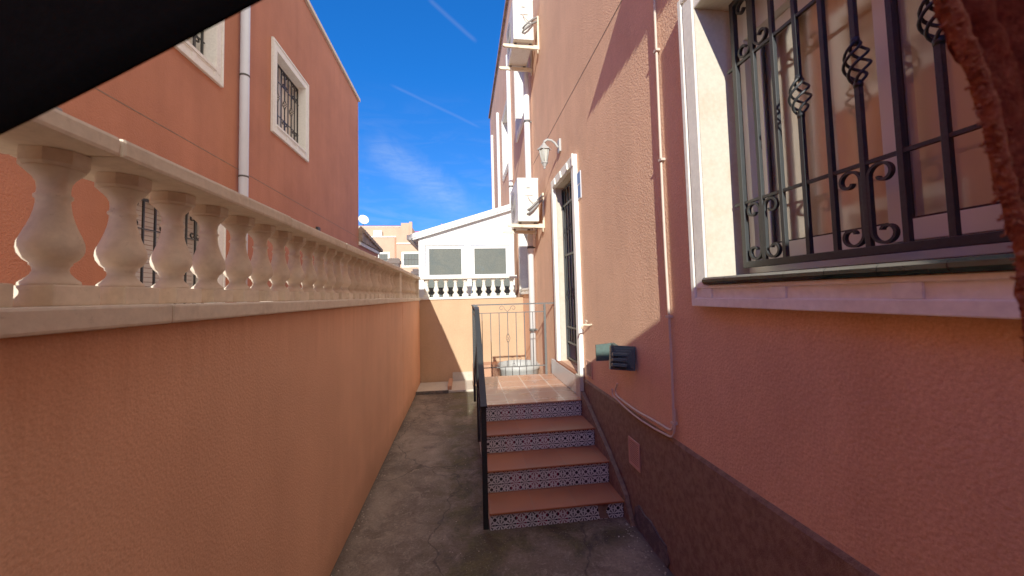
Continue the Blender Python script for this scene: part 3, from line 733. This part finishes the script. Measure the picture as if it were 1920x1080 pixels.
# wall lantern above the door
LT = empty('wall_lantern', (.975, 4.30, 3.05), label='weathered pale grey lantern on a curved arm above the side door', cat='wall lamp')
b = B(); 
for k, (r0, r1, z0, z1) in enumerate([(.035, .062, .075, .225)]):
    for q in range(6):
        a0 = math.pi / 3 * q + .26; tube(b, [(r0 * math.cos(a0), r0 * math.sin(a0), z0), (r1 * math.cos(a0), r1 * math.sin(a0), z1)], .0055, 6)
lathe(b, [(.008, 0), (.014, .008), (.010, .02), (.018, .03), (.03, .055), (.044, .068), (.044, .078)], n=6, smooth=False)
lathe(b, [(.080, .222), (.080, .232), (.055, .252), (.035, .275), (.022, .285), (.020, .30), (.010, .306)], n=6, smooth=False)
obj('lantern_frame', b, 'lampmetal', LT)
b = B(); lathe(b, [(.032, .078), (.059, .222)], n=6, smooth=False); obj('lamp_glass', b, 'lampglass', LT)
b = B(); tube(b, [(0, 0, .295), (.005, 0, .325), (.04, 0, .345), (.09, 0, .34), (.13, 0, .31), (.155, 0, .27), (.185, 0, .25)], .013, 8); obj('arm', b, 'lampmetal', LT)
b = B(); box(b, .170, .1945, -.045, .045, .20, .35, .008); obj('backplate', b, 'lampmetal', LT)

# small plaque
b = B(); box(b, RX - .009, RX - .001, 3.575, 3.70, 2.53, 2.80, .001)
PQ = tag(obj('plaque', b, 'sign_white'), 'small blue and white plaque on the wall next to the side door', 'plaque')
b = B(); box(b, RX - .0105, RX - .0093, 3.582, 3.693, 2.68, 2.792); box(b, RX - .0105, RX - .0093, 3.582, 3.672, 2.545, 2.668); obj('blue_panel', b, 'sign_blue', PQ)

# tap
TP = empty('garden_tap', (1.17, 3.43, 1.31), label='small brass tap sticking out of the wall right of the side door', cat='tap')
b = B(); tube(b, [(-.001, 0, 0), (-.03, 0, 0), (-.075, 0, .004), (-.09, 0, -.012), (-.092, 0, -.035)], .009, 8); lathe(b, [(.018, 0), (.02, .004), (.012, .01)], (0, 0, 0), 10); obj('spout', b, 'brass', TP)
b = B(); tube(b, [(-.05, 0, .004), (-.05, 0, .035)], .005, 6); tube(b, [(-.05, -.03, .037), (-.05, .03, .045)], .006, 6); obj('tap_handle', b, 'brass', TP)

# green square wall lamp
GL = empty('green_wall_lamp', (1.17, 2.7, 1.13), label='dark green square stepped metal lamp mounted on the pink wall above the stair', cat='wall lamp')
def gpart(n, b): return wpart(n, b, 'green_metal', GL)
b = B(); prism(b, [(2.60, 1.10), (2.60, 1.175), (2.90, 1.21), (2.90, 1.08)], 'x', 1.14, 1.169)
gpart('wall_box', b)
b = B(); prism(b, [(1.02, 1.075), (1.168, 1.075), (1.168, 1.21), (1.02, 1.20)], 'y', 2.90, 2.915); gpart('end_plate', b)
b = B()
for k, s in enumerate((.082, .066, .050, .034)):
    yb = -.012 * k; box(b, -s, s, yb - .012, yb + .0005, -s, s, .004)
b2 = B(); merge(b2, b)
for k in range(3): box(b2, -.076, .02, -.055 - .004 * k, -.011 * k - .001, -.060 + .034 * k, -.036 + .034 * k, .006)
box(b2, -.082, .082, -.002, .055, -.082, .082, .006)
h = gpart('lamp_head', b2); h.location = Vector((1.075, 2.53, 1.155)) - GL.location; h.rotation_euler = (R(-8), R(4), R(-14))

# cables
b = B(); C1 = [(1.155, 2.05, 5.2), (1.155, 2.05, 3.315), (1.156, 2.066, 2.048), (1.155, 2.046, 1.29), (1.153, 2.050, .90), (1.152, 2.056, .84), (1.150, 2.085, .815), (1.150, 2.16, .815), (1.150, 2.30, .812), (1.150, 2.50, .80), (1.150, 2.72, .81), (1.152, 2.86, .815), (1.154, 2.885, .85), (1.156, 2.84, .91)]
def smooth_path(P, k=3):
    P = [Vector(p) for p in P]
    for _ in range(k):
        Q = [P[0]]
        for a, c in zip(P, P[1:]): Q += [a * .75 + c * .25, a * .25 + c * .75]
        Q.append(P[-1]); P = Q
    return P
tube(b, smooth_path(C1), .0075, 6)
CB = tag(obj('wall_cable', b, 'cable'), 'cream cable running down the pink wall and looping above the plinth', 'cable')
b = B(); C2 = [(1.152, 2.036, .95), (1.150, 2.040, .83), (1.150, 2.065, .782), (1.149, 2.15, .775), (1.148, 2.26, .765), (1.149, 2.5, .758), (1.149, 2.72, .775), (1.150, 2.88, .795), (1.150, 2.93, .80), (1.152, 2.935, .85)]
tube(b, smooth_path(C2), .006, 6); obj('second_strand', b, 'cable', CB)
for z in (3.0, 2.35, 1.45, .86): b = B(); box(b, 1.143, 1.169, 2.035, 2.070, z, z + .014, .002); obj('cable_clip', b, 'cable', CB)

# ------------------------------------------------------------------ left house
LX = -2.9
LH = empty('house', (LX, 5, 0), label='terracotta orange two storey house rising behind the left balustrade', cat='house')
wins = [(6.41, 7.56, 4.40, 5.62), (3.74, 4.89, 4.40, 5.62)]
lowin = (3.72, 4.98, 1.45, 2.66)
b = B(); wall_slab(b, LX - .28, LX, -3, 11.42, 0, 7.36, wins + [lowin]); wpart('wall', b, 'house_left', LH)
b = B(); box(b, LX - 7, LX - .9, -3, 11.41, 0, 7.35); box(b, LX - .89, LX - .281, 11.1, 11.41, 0, 7.35); wpart('rear_volume', b, 'house_left', LH)
b = B(); box(b, LX - 7, LX + .05, -3.02, 11.48, 7.361, 7.44, .006); wpart('roof_edge', b, 'stone', LH)
b = B(); box(b, LX - .001, LX + .0015, -3, 11.42, 3.345, 3.356); box(b, LX - .001, LX + .0015, 5.60, 5.612, 0, 7.36); wpart('render_joint', b, 'plinth', LH)
b = B(); tube(b, [(LX + .07, 5.42, 0), (LX + .07, 5.42, 7.3)], .055, 14); DP = wpart('downpipe', b, 'lilacpipe', LH)
for z in (3.25, 4.62, 6.0): b = B(); tube(b, [(LX + .07, 5.42, z - .012), (LX + .07, 5.42, z + .012)], .060, 14); obj('pipe_clip', b, 'grey_iron', DP)
def left_win(w4, lab, shut, first):
    y0, y1, z0, z1 = w4; c = (y0 + y1) / 2; w = y1 - y0; h = z1 - z0
    o = window(LH, (0, c - 5, z0), R(-90), w, h, lab, False, .135, .035, .25)
    g = grille_mesh(w - .10, .06, h - .06, [1, 4, 7], [2, 4, 6], (w - .10) / 8, .30, h - .34)
    add_parts(o, g, 'iron', (0, -.10, 0))
    b = B()
    if shut:
        n = 26
        for k in range(n): box(b, -w / 2 + .01, w / 2 - .01, -.215, -.20, .005 + k * (h - .01) / n, .005 + (k + .88) * (h - .01) / n, .003)
        obj('shutter', b, 'shutter', o)
    else:
        box(b, -w / 2 + .005, -w / 2 + .05, -.24, -.18, .003, h - .005); box(b, w / 2 - .05, w / 2 - .005, -.24, -.18, .003, h - .005); box(b, -.03, .03, -.24, -.18, .05, h - .05)
        box(b, -w / 2 + .05, w / 2 - .05, -.24, -.18, .003, .05); box(b, -w / 2 + .05, w / 2 - .05, -.24, -.18, h - .05, h - .005); obj('frame', b, 'lilac', o)
        b = B(); box(b, -w / 2 + .05, w / 2 - .05, -.23, -.225, .05, h - .05); obj('pane', b, 'curtain', o)
    return o
left_win(wins[0], 'upper grilled window nearer the far corner of the house', False, True)
left_win(wins[1], 'upper grilled window left of the drainpipe', False, False)
left_win(lowin, 'lower shuttered window seen between the balusters', True, False)
b = B(); box(b, LX, LX + .01, 3.0, 3.16, 2.93, 3.05)
for k in range(4): box(b, LX + .01, LX + .016, 3.0, 3.16, 2.94 + k * .028, 2.955 + k * .028)
wpart('vent', b, 'ac_dark', LH)
b = B(); box(b, LX, LX + .05, 8.14, 8.28, 2.93, 3.08, .005); wpart('socket_box', b, 'dark', LH)
# annex
AN = empty('annex', (LX, 12.7, 0), label='low annex with weathered tile roof beyond the orange house', cat='annex')
b = B(); box(b, LX - 4, LX, 11.43, 14.0, 0, 3.14); wpart('wall', b, 'house_left', AN)
b = B(); box(b, LX - 4, LX + .05, 11.43, 14.06, 3.145, 3.24, .01); wpart('eave', b, 'white_trim', AN)
b = B(); prism(b, [(11.43, 3.245), (14.12, 3.245), (14.10, 3.32), (11.43, 3.62)], 'x', LX - 4, LX + .10)
for k in range(9):
    xx = LX + .06 - k * .2; tube(b, [(xx, 11.43, 3.62), (xx, 14.14, 3.33)], .06, 8)
for k in range(12):
    yy = 11.6 + k * .22; z = 3.60 - (yy - 11.43) * .108
    box(b, LX + .03, LX + .15, yy - .10, yy + .10, z - .09, z + .03, .02)
wpart('tile_roof', b, 'rooftile', AN)

# ------------------------------------------------------------------ veranda beyond the end wall
VR = empty('glazed_veranda', (.1, 9.3, 0), label='white glazed veranda with sloping roof behind the white balustrade', cat='veranda')
vx0, vx1, vy = -.86, 1.10, 8.0
def vp(n, b, m): return wpart(n, b, m, VR)
b = B()
box(b, vx0, vx0 + .13, vy, vy + .08, 1.40, 2.74, .004); box(b, vx1 - .10, vx1, vy, vy + .08, 1.40, 2.74, .004)
box(b, .07, .20, vy, vy + .08, 1.40, 2.74, .004)
box(b, vx0, vx1, vy - .004, vy + .084, 2.66, 2.80, .004)
vp('frame', b, 'upvc')
b = B(); box(b, vx0 + .02, vx1 - .01, vy - .02, vy - .005, 2.70, 2.735, .002); box(b, vx0, vx1, vy + .081, vy + .10, 1.38, 1.50); vp('transom', b, 'upvc')
b = B(); prism(b, [(vx0, 2.802), (vx1, 2.802), (vx1, 3.42), (vx0, 2.85)], 'y', vy + .01, vy + .07); vp('gable_panel', b, 'upvc')
for (xa, xb) in ((vx0 + .14, .065), (.205, vx1 - .105)):
    b = B(); f = .065
    box(b, xa, xa + f, vy + .02, vy + .06, 1.98, 2.65, .004); box(b, xb - f, xb, vy + .02, vy + .06, 1.98, 2.65, .004)
    box(b, xa + f, xb - f, vy + .02, vy + .06, 1.98, 2.05, .004); box(b, xa + f, xb - f, vy + .02, vy + .06, 2.59, 2.65, .004); w_ = vp('window', b, 'upvc')
    b = B(); box(b, xa + f, xb - f, vy + .035, vy + .045, 2.05, 2.59); obj('pane', b, 'frost', w_)
    b = B(); box(b, xa, xb, vy + .035, vy + .045, 1.50, 1.975); obj('lower_pane', b, 'frost', w_)
b = B(); prism(b, [(vx0 - .13, 2.79), (vx1 + .03, 3.44), (vx1 + .03, 3.53), (vx0 - .15, 2.87)], 'y', vy - .12, vy + 3.2); r_ = vp('roof', b, 'upvc')
b = B(); prism(b, [(vx0 - .10, 2.765), (vx1 + .03, 3.405), (vx1 + .03, 3.434), (vx0 - .125, 2.785)], 'y', vy - .10, vy + .005); obj('fascia', b, 'upvc', r_)
b = B(); box(b, vx0 - .22, vx0 - .135, vy - .13, vy + 3.2, 2.76, 2.86, .012); obj('gutter', b, 'upvc', r_)
b = B(); box(b, vx0, vx0 + .06, vy + .081, vy + 3.1, 1.40, 2.78); vp('side_wall', b, 'upvc')
b = B(); box(b, vx0, vx1 - .02, vy, vy + 3.1, 0, 1.37); vp('base', b, 'end_stucco')

# ------------------------------------------------------------------ gate pillars and far house
for (x0, x1, zt, yy, lab) in ((-1.66, -1.37, 2.50, 9.0, 'taller white capped pillar nearer the orange house'), (-1.13, -.94, 2.25, 9.0, 'shorter white capped pillar beside the glazed veranda')):
    o = empty('pillar', ((x0 + x1) / 2, yy, 0), label=lab, cat='pillar', group='white pillars beyond the wall')
    b = B(); box(b, x0 + .03, x1 - .03, yy - .12, yy + .12, 0, zt - .13, .006); wpart('shaft', b, 'white_stone', o)
    b = B(); box(b, x0, x1, yy - .15, yy + .15, zt - .129, zt - .05, .015); box(b, x0 + .03, x1 - .03, yy - .12, yy + .12, zt - .049, zt, .02); wpart('cap', b, 'white_stone', o)

FH = empty('house', (-5.5, 32, 0), label='distant sunlit peach house with white trim above the left wall', cat='house')
def fp(n, b, m, par=None): return wpart(n, b, m, FH)
b = B(); box(b, -9.5, -2.4, 30, 38, 0, 6.22); box(b, -9.5, -4.55, 30.35, 38, 6.22, 7.05); fp('wall', b, 'far_stucco')
b = B(); box(b, -4.54, -3.95, 30.2, 34, 6.25, 7.35); box(b, -3.94, -3.72, 30.2, 30.45, 5.9, 7.45); fp('stair_tower', b, 'far_stucco')
b = B(); box(b, -9.5, -4.5, 30.28, 38, 7.052, 7.10); box(b, -9.5, -4.9, 29.93, 30.3, 6.222, 6.30); box(b, -4.85, -2.4, 29.93, 30.1, 5.70, 5.78); fp('white_band', b, 'white_trim')
b = B(); prism(b, [(30.25, 7.102), (38, 7.102), (38, 7.6), (30.2, 7.16)], 'x', -9.5, -4.5); fp('tile_roof', b, 'terra_block')
for (x0, x1, z0, z1) in ((-6.15, -5.5, 4.1, 4.95), (-4.35, -3.0, 4.05, 4.95)):
    b = B(); box(b, x0 - .14, x1 + .14, 29.95, 29.998, z0 - .14, z1 + .14, .01); w_ = fp('window', b, 'white_trim')
    b = B(); box(b, x0, x1, 29.93, 29.949, z0, z1); obj('pane', b, 'frost', w_)
    b = B()
    for k in range(6): xx = x0 + (x1 - x0) * (k + .5) / 6; box(b, xx - .02, xx + .02, 29.88, 29.91, z0, z1)
    box(b, x0, x1, 29.88, 29.91, (z0 + z1) / 2, (z0 + z1) / 2 + .05); obj('grille', b, 'grey_iron', w_)
b = B(); tube(b, [(-4.95, 29.92, 0), (-4.95, 29.92, 6.2)], .05, 8); fp('downpipe', b, 'terra_block')
b = B(); box(b, -6.55, -5.95, 30.0, 30.3, 6.31, 6.75, .02); tag(obj('air_conditioner', b, 'ac'), 'tiny white air conditioner on the terrace of the distant peach house', 'air conditioner')
b = B(); lathe(b, [(.02, 0), (.2, .05), (.38, .18)], (0, 0, 0), 16)
SD = tag(obj('satellite_dish', b, 'white_stone', loc=(-7.45, 30.6, 7.62), rot=(R(70), 0, R(30))), 'white satellite dish on the roof of the distant peach house', 'satellite dish')
b = B(); tube(b, [(0, 0, 0), (0, -.45, -.1)], .03, 6); obj('mast', b, 'grey_iron', SD)
CR = empty('tower_crane', (-17, 120, 0), label='red lattice crane arm just visible over the distant roofs', cat='crane')
b = B()
for z in (0, 1.0): tube(b, [(-19.5, 120, 20.6 + z), (10, 120, 21.4 + z)], .12, 6)
for k in range(20): xx = -19.5 + k * 1.5; tube(b, [(xx, 120, 20.6 + (k % 2) * 1.0 + (xx + 19.5) * .027), (xx + 1.5, 120, 20.6 + ((k + 1) % 2) * 1.0 + (xx + 21) * .027)], .07, 5)
wpart('jib', b, 'red', CR)
b = B(); box(b, -6, -5, 119.5, 120.5, 0, 24); wpart('mast', b, 'red', CR)

# ------------------------------------------------------------------ unseen wall added behind the photographer, its stepped top shaped to throw the shadows
b = B(); box(b, -.80, 6.0, -1.72, -1.50, 0, 2.985, .01); box(b, -1.12, -.80, -1.72, -1.50, 0, 3.38, .01)
tag(obj('shadow_wall', b, 'left_stucco'), 'unseen wall added behind the photographer to cast shade over the alley', 'wall')

# ------------------------------------------------------------------ near foreground: black awning corner and red brown cloth
def sheet(name, P00, P10, P01, P11, nu, nv, disp, m, label, cat, thick=.004, edge=None):
    P00, P10, P01, P11 = map(Vector, (P00, P10, P01, P11)); bm = B(); g = []
    nrm = (P10 - P00).cross(P01 - P00).normalized()
    for i in range(nu + 1):
        row = []
        for j in range(nv + 1):
            u, v = i / nu, j / nv
            p = P00.lerp(P10, u).lerp(P01.lerp(P11, u), v)
            p = p + nrm * disp(u, v, p)
            if edge: p = edge(u, v, p)
            row.append(bm.verts.new(p))
        g.append(row)
    for i in range(nu):
        for j in range(nv): f = bm.faces.new([g[i][j], g[i + 1][j], g[i + 1][j + 1], g[i][j + 1]]); f.smooth = True
    bmesh.ops.recalc_face_normals(bm, faces=bm.faces)
    bmesh.ops.solidify(bm, geom=list(bm.faces), thickness=thick)
    o = obj(name, bm, m); tag(o, label, cat); return o
# black canvas: lower edge runs from (-.413,.399,1.763) to (-.171,.361,1.873)
d = Vector((.242, -.038, .110)); A = Vector((-.413, .399, 1.763))
sheet('awning', A - d * .9, A + d * 1.35, A - d * .9 + Vector((-.22, .05, .26)), A + d * 1.35 + Vector((-.22, .05, .26)), 40, 12,
      lambda u, v, p: .006 * math.sin(v * 5 + u * 2), 'black', 'black canvas awning corner hanging close overhead at the upper left', 'awning', .003,
      lambda u, v, p: p + Vector((0, 0, -.012 * math.sin(u * math.pi) * (1 - v))))
# red brown cloth
def cl_edge(u, v, p):
    k = (1 - u) ** 3
    n_ = noise.noise(Vector((0, v * 9, 2))) * .012 + noise.noise(Vector((0, v * 40, 5))) * .005
    return p + Vector((n_ * k, n_ * .3 * k, 0))
top, bot = Vector((.392, .252, 1.86)), Vector((.430, .252, 1.50))
mid = [top + Vector((-.030, 0, .12)), bot + Vector((.012, 0, -.14))]
def cloth_bm():
    bm = B(); g = []
    nu, nv = 90, 130
    # edge curve through the traced points (x as a function of z)
    E = [(2.05, .330), (1.90, .362), (1.82, .379), (1.76, .405), (1.733, .4115), (1.69, .4190), (1.656, .4245), (1.62, .434), (1.60, .4315), (1.571, .4325), (1.53, .438), (1.45, .452), (1.35, .47)]
    def ex(z):
        for (z1, x1), (z2, x2) in zip(E, E[1:]):
            if z2 <= z <= z1: return x1 + (x2 - x1) * (z1 - z) / (z1 - z2)
        return E[-1][1]
    for i in range(nu + 1):
        row = []
        for j in range(nv + 1):
            u, v = i / nu, j / nv; z = 2.04 - .68 * v
            e = ex(z); e += noise.noise(Vector((0, z * 22, 1))) * .003 + noise.noise(Vector((0, z * 90, 4))) * .0008
            x = e + u * .34; y = .250 + u * .06 - .022 * math.sin(min(u * 22, math.pi)) - .030 * math.sin(u * 9 + z * 3)*min(u*5,1)
            q = Vector((x, y, z)); dsp = noise.fractal(q * 45, .8, 2.0, 4) * .0045
            row.append(bm.verts.new((x, y - dsp, z)))
        g.append(row)
    for i in range(nu):
        for j in range(nv): f = bm.faces.new([g[i][j], g[i + 1][j], g[i + 1][j + 1], g[i][j + 1]]); f.smooth = True
    return bm, ex
bm, ex = cloth_bm()
bmesh.ops.solidify(bm, geom=list(bm.faces), thickness=.006)
CL = tag(obj('hanging_cloth', bm, 'redcloth'), 'rough reddish brown cloth hanging close to the lens at the right edge', 'cloth')
bm = B()
for k in range(700):
    z = random.uniform(1.38, 2.03); x = ex(z) + abs(random.gauss(0, .006)) - .003; y = .246 + random.uniform(-.006, .004)
    a = random.uniform(0, 6.28); l = random.uniform(.002, .006)
    p = Vector((x, y, z)); q = p + Vector((-abs(math.cos(a)) * l * .8, random.uniform(-.003, .003), math.sin(a) * l)); m_ = (p + q) / 2 + Vector((0, -.002, random.uniform(-.002, .002)))
    tube(bm, [p, m_, q], random.uniform(.0006, .0014), 4)
obj('frayed_edge', bm, 'fringe', CL)
bm = B(); g = []
for i in range(9):
    row = []
    for j in range(131):
        u, v = i / 8, j / 130; z = 2.04 - .68 * v; wdt = .014 + .006 * math.sin(z * 14) + .003 * noise.noise(Vector((3, z * 30, 0)))
        x = ex(z) - .0015 + u * wdt; row.append(bm.verts.new((x, .249 - .010 * math.sin(u * math.pi) - noise.fractal(Vector((x, 0, z)) * 70, .8, 2.0, 3) * .002, z)))
    g.append(row)
for i in range(8):
    for j in range(130): f = bm.faces.new([g[i][j], g[i + 1][j], g[i + 1][j + 1], g[i][j + 1]]); f.smooth = True
obj('hem', bm, 'fringe', CL)
# grit and crumbs on the concrete
bm = B()
for k in range(420):
    t = random.random()
    if t < .45: x = -.78 + abs(random.gauss(0, .05)); y = random.uniform(1.6, 6.5)
    elif t < .7: x = 1.14 - abs(random.gauss(0, .06)); y = random.uniform(1.2, 2.7)
    else: x = random.uniform(-.75, .1); y = random.uniform(1.6, 6.4)
    sz = random.uniform(.002, .006) * (2 if random.random() < .06 else 1)
    b2 = B(); bmesh.ops.create_icosphere(b2, subdivisions=1, radius=sz)
    for v in b2.verts: v.co *= random.uniform(.7, 1.2); v.co.z *= .6
    merge(bm, b2, Matrix.Translation((x, y, sz * .3)))
tag(obj('grit', bm, plain('pale grit', (.30, .24, .19), .9, 0, .5, 40)), 'small crumbs of grit scattered over the concrete path', 'grit', kind='stuff')

# ------------------------------------------------------------------ world, sun, camera
SUN = Vector((.175, 1, -.42)).normalized()      # direction the light travels
el = math.asin(-SUN.z); src = -SUN
w = bpy.data.worlds.new('World'); sc.world = w; w.use_nodes = True; nt = w.node_tree
bg = nt.nodes['Background']; sky = N(nt, 'ShaderNodeTexSky', sky_type='NISHITA'); sky.sun_disc = False
sky.sun_elevation = el; sky.sun_rotation = math.atan2(src.x, src.y); sky.altitude = 50; sky.air_density = 1.0; sky.dust_density = .3; sky.ozone_density = 3.0
tc = N(nt, 'ShaderNodeTexCoord'); D = tc.outputs['Generated']
_sp = N(nt, 'ShaderNodeSeparateXYZ'); L(nt, D, _sp.inputs[0])
SKYC = mixc(nt, 1.0, sky.outputs[0], ramp(nt, _sp.outputs[2], [(.08, (.15, .50, 1.0)), (.5, (.045, .48, 1.15))]), 'MULTIPLY')
SKYC = mixc(nt, 1.0, SKYC, (1.0, 1.0, 1.28), 'MULTIPLY')
# thin cirrus low over the veranda, two faint contrails
mp = N(nt, 'ShaderNodeMapping'); mp.inputs['Rotation'].default_value = (0, R(-35), R(20)); mp.inputs['Scale'].default_value = (3.0, 3.0, 14.0); L(nt, D, mp.inputs[0])
c1 = nz(nt, mp.outputs[0], 2.2, 9, .62, .8)
sp = N(nt, 'ShaderNodeSeparateXYZ'); L(nt, D, sp.inputs[0])
lowm = ramp(nt, sp.outputs[2], [(.05, (1,) * 3), (.22, (.8,) * 3), (.48, (0,) * 3)])
cm = math_(nt, 'MULTIPLY', math_(nt, 'MULTIPLY', ramp(nt, c1, [(.46, (0,) * 3), (.75, (1,) * 3)]), lowm), .5)
# one broad feathery cirrus sheet, slanting down to the right above the veranda
pc, qc = Vector((-.165, .925, .34)).normalized(), Vector((.0, .975, .225)).normalized(); nc = pc.cross(qc).normalized()
d1 = N(nt, 'ShaderNodeVectorMath', operation='DOT_PRODUCT'); L(nt, D, d1.inputs[0]); d1.inputs[1].default_value = nc
d2 = N(nt, 'ShaderNodeVectorMath', operation='DOT_PRODUCT'); L(nt, D, d2.inputs[0]); d2.inputs[1].default_value = (pc + qc).normalized()
wisp = nz(nt, D, 7, 8, .65, 1.0)
acr = math_(nt, 'ABSOLUTE', math_(nt, 'ADD', d1.outputs['Value'], math_(nt, 'MULTIPLY', math_(nt, 'SUBTRACT', wisp, .5), .10)))
sheet_m = math_(nt, 'MULTIPLY', ramp(nt, acr, [(.0, (1,) * 3), (.065, (0,) * 3)], 'EASE'), ramp(nt, d2.outputs['Value'], [(.985, (0,) * 3), (.997, (1,) * 3)]))
ms = N(nt, 'ShaderNodeMapping'); ms.inputs['Rotation'].default_value = (0, R(30), 0); ms.inputs['Scale'].default_value = (9, 9, 40); L(nt, D, ms.inputs[0])
sheet_m = math_(nt, 'MULTIPLY', sheet_m, ramp(nt, nz(nt, ms.outputs[0], 2.0, 9, .7, .5), [(.3, (.25,) * 3), (.7, (1,) * 3)]))
cm = math_(nt, 'MAXIMUM', cm, math_(nt, 'MULTIPLY', sheet_m, .9))
def trail(p, q, wdt):
    p = Vector(p).normalized(); q = Vector(q).normalized(); n = p.cross(q).normalized(); mid = (p + q).normalized(); half = math.cos(p.angle(q) / 2 + .0)
    dv = N(nt, 'ShaderNodeVectorMath', operation='DOT_PRODUCT'); L(nt, D, dv.inputs[0]); dv.inputs[1].default_value = n
    wob = math_(nt, 'MULTIPLY', math_(nt, 'SUBTRACT', nz(nt, D, 9, 3), .5), .006)
    a = math_(nt, 'ABSOLUTE', math_(nt, 'ADD', dv.outputs['Value'], wob)); f = ramp(nt, math_(nt, 'DIVIDE', a, wdt), [(0, (1,) * 3), (1, (0,) * 3)])
    dm = N(nt, 'ShaderNodeVectorMath', operation='DOT_PRODUCT'); L(nt, D, dm.inputs[0]); dm.inputs[1].default_value = mid
    g = ramp(nt, math_(nt, 'DIVIDE', math_(nt, 'SUBTRACT', dm.outputs['Value'], half), 1 - half), [(0, (0,) * 3), (.35, (1,) * 3)])
    return math_(nt, 'MULTIPLY', f, g)
SKY_FILL = (16.5, 14.8, 12.4)
TR = TRAILS = [((-.153, .865, .478), (.055, .913, .405), .0045), ((-.061, .782, .621), (.044, .827, .561), .006)]
for p, q, wd in TR: cm = math_(nt, 'MAXIMUM', cm, math_(nt, 'MULTIPLY', trail(p, q, wd), .18))
cm = math_(nt, 'MULTIPLY', cm, .30)
front = mixc(nt, cm, SKYC, (3.6, 5.6, 7.4))
# fill light added to the unseen sky behind the photographer, to lift the shade
side = ramp(nt, math_(nt, 'ADD', math_(nt, 'MULTIPLY', sp.outputs[0], .5), .5), [(.42, (.03,) * 3), (.56, (1,) * 3)])
sky_fill = ramp(nt, math_(nt, 'ADD', math_(nt, 'MULTIPLY', sp.outputs[1], .5), .5), [(.42, (1,) * 3), (.86, (0,) * 3)])
sky_fill = math_(nt, 'MULTIPLY', sky_fill, side)
sky_fill = math_(nt, 'MULTIPLY', sky_fill, ramp(nt, nz(nt, D, 1.6, 4), [(.2, (.75,) * 3), (.8, (1,) * 3)]))
L(nt, mixc(nt, sky_fill, front, SKY_FILL), bg.inputs['Color'])
bg.inputs['Strength'].default_value = .13
ld = bpy.data.lights.new('sun', 'SUN'); ld.energy = 7.6; ld.angle = R(.53); ld.color = (1, .93, .82)
so = bpy.data.objects.new('sun', ld); col.objects.link(so); so.rotation_euler = SUN.to_track_quat('-Z', 'Y').to_euler(); so.location = (0, -5, 12)

yaw, pit, rol = R(7.4526), R(3.0466), R(-1.4464)
cy_, sy_, cp, sp_, cr, sr = math.cos(yaw), math.sin(yaw), math.cos(pit), math.sin(pit), math.cos(rol), math.sin(rol)
fw = Vector((sy_ * cp, cy_ * cp, sp_)); r0 = Vector((cy_, -sy_, 0)); u0 = r0.cross(fw)
rr = cr * r0 + sr * u0; uu = -sr * r0 + cr * u0
cam = bpy.data.cameras.new('camera'); co_ = bpy.data.objects.new('camera', cam); col.objects.link(co_)
co_.matrix_world = Matrix(((rr.x, uu.x, -fw.x, 0), (rr.y, uu.y, -fw.y, 0), (rr.z, uu.z, -fw.z, 1.6), (0, 0, 0, 1)))
cam.sensor_width = 36; cam.lens = 722.8 / 1920 * 36; cam.shift_y = -25.0 / 1920; cam.clip_start = .02; cam.clip_end = 2000
cam.dof.use_dof = True; cam.dof.focus_distance = 3.2; cam.dof.aperture_fstop = 4.5
sc.camera = co_
sc.view_settings.view_transform = 'Standard'; sc.view_settings.look = 'None'; sc.view_settings.exposure = 0; sc.view_settings.gamma = 1.4
sc.cycles.max_bounces = 8; sc.cycles.diffuse_bounces = 5
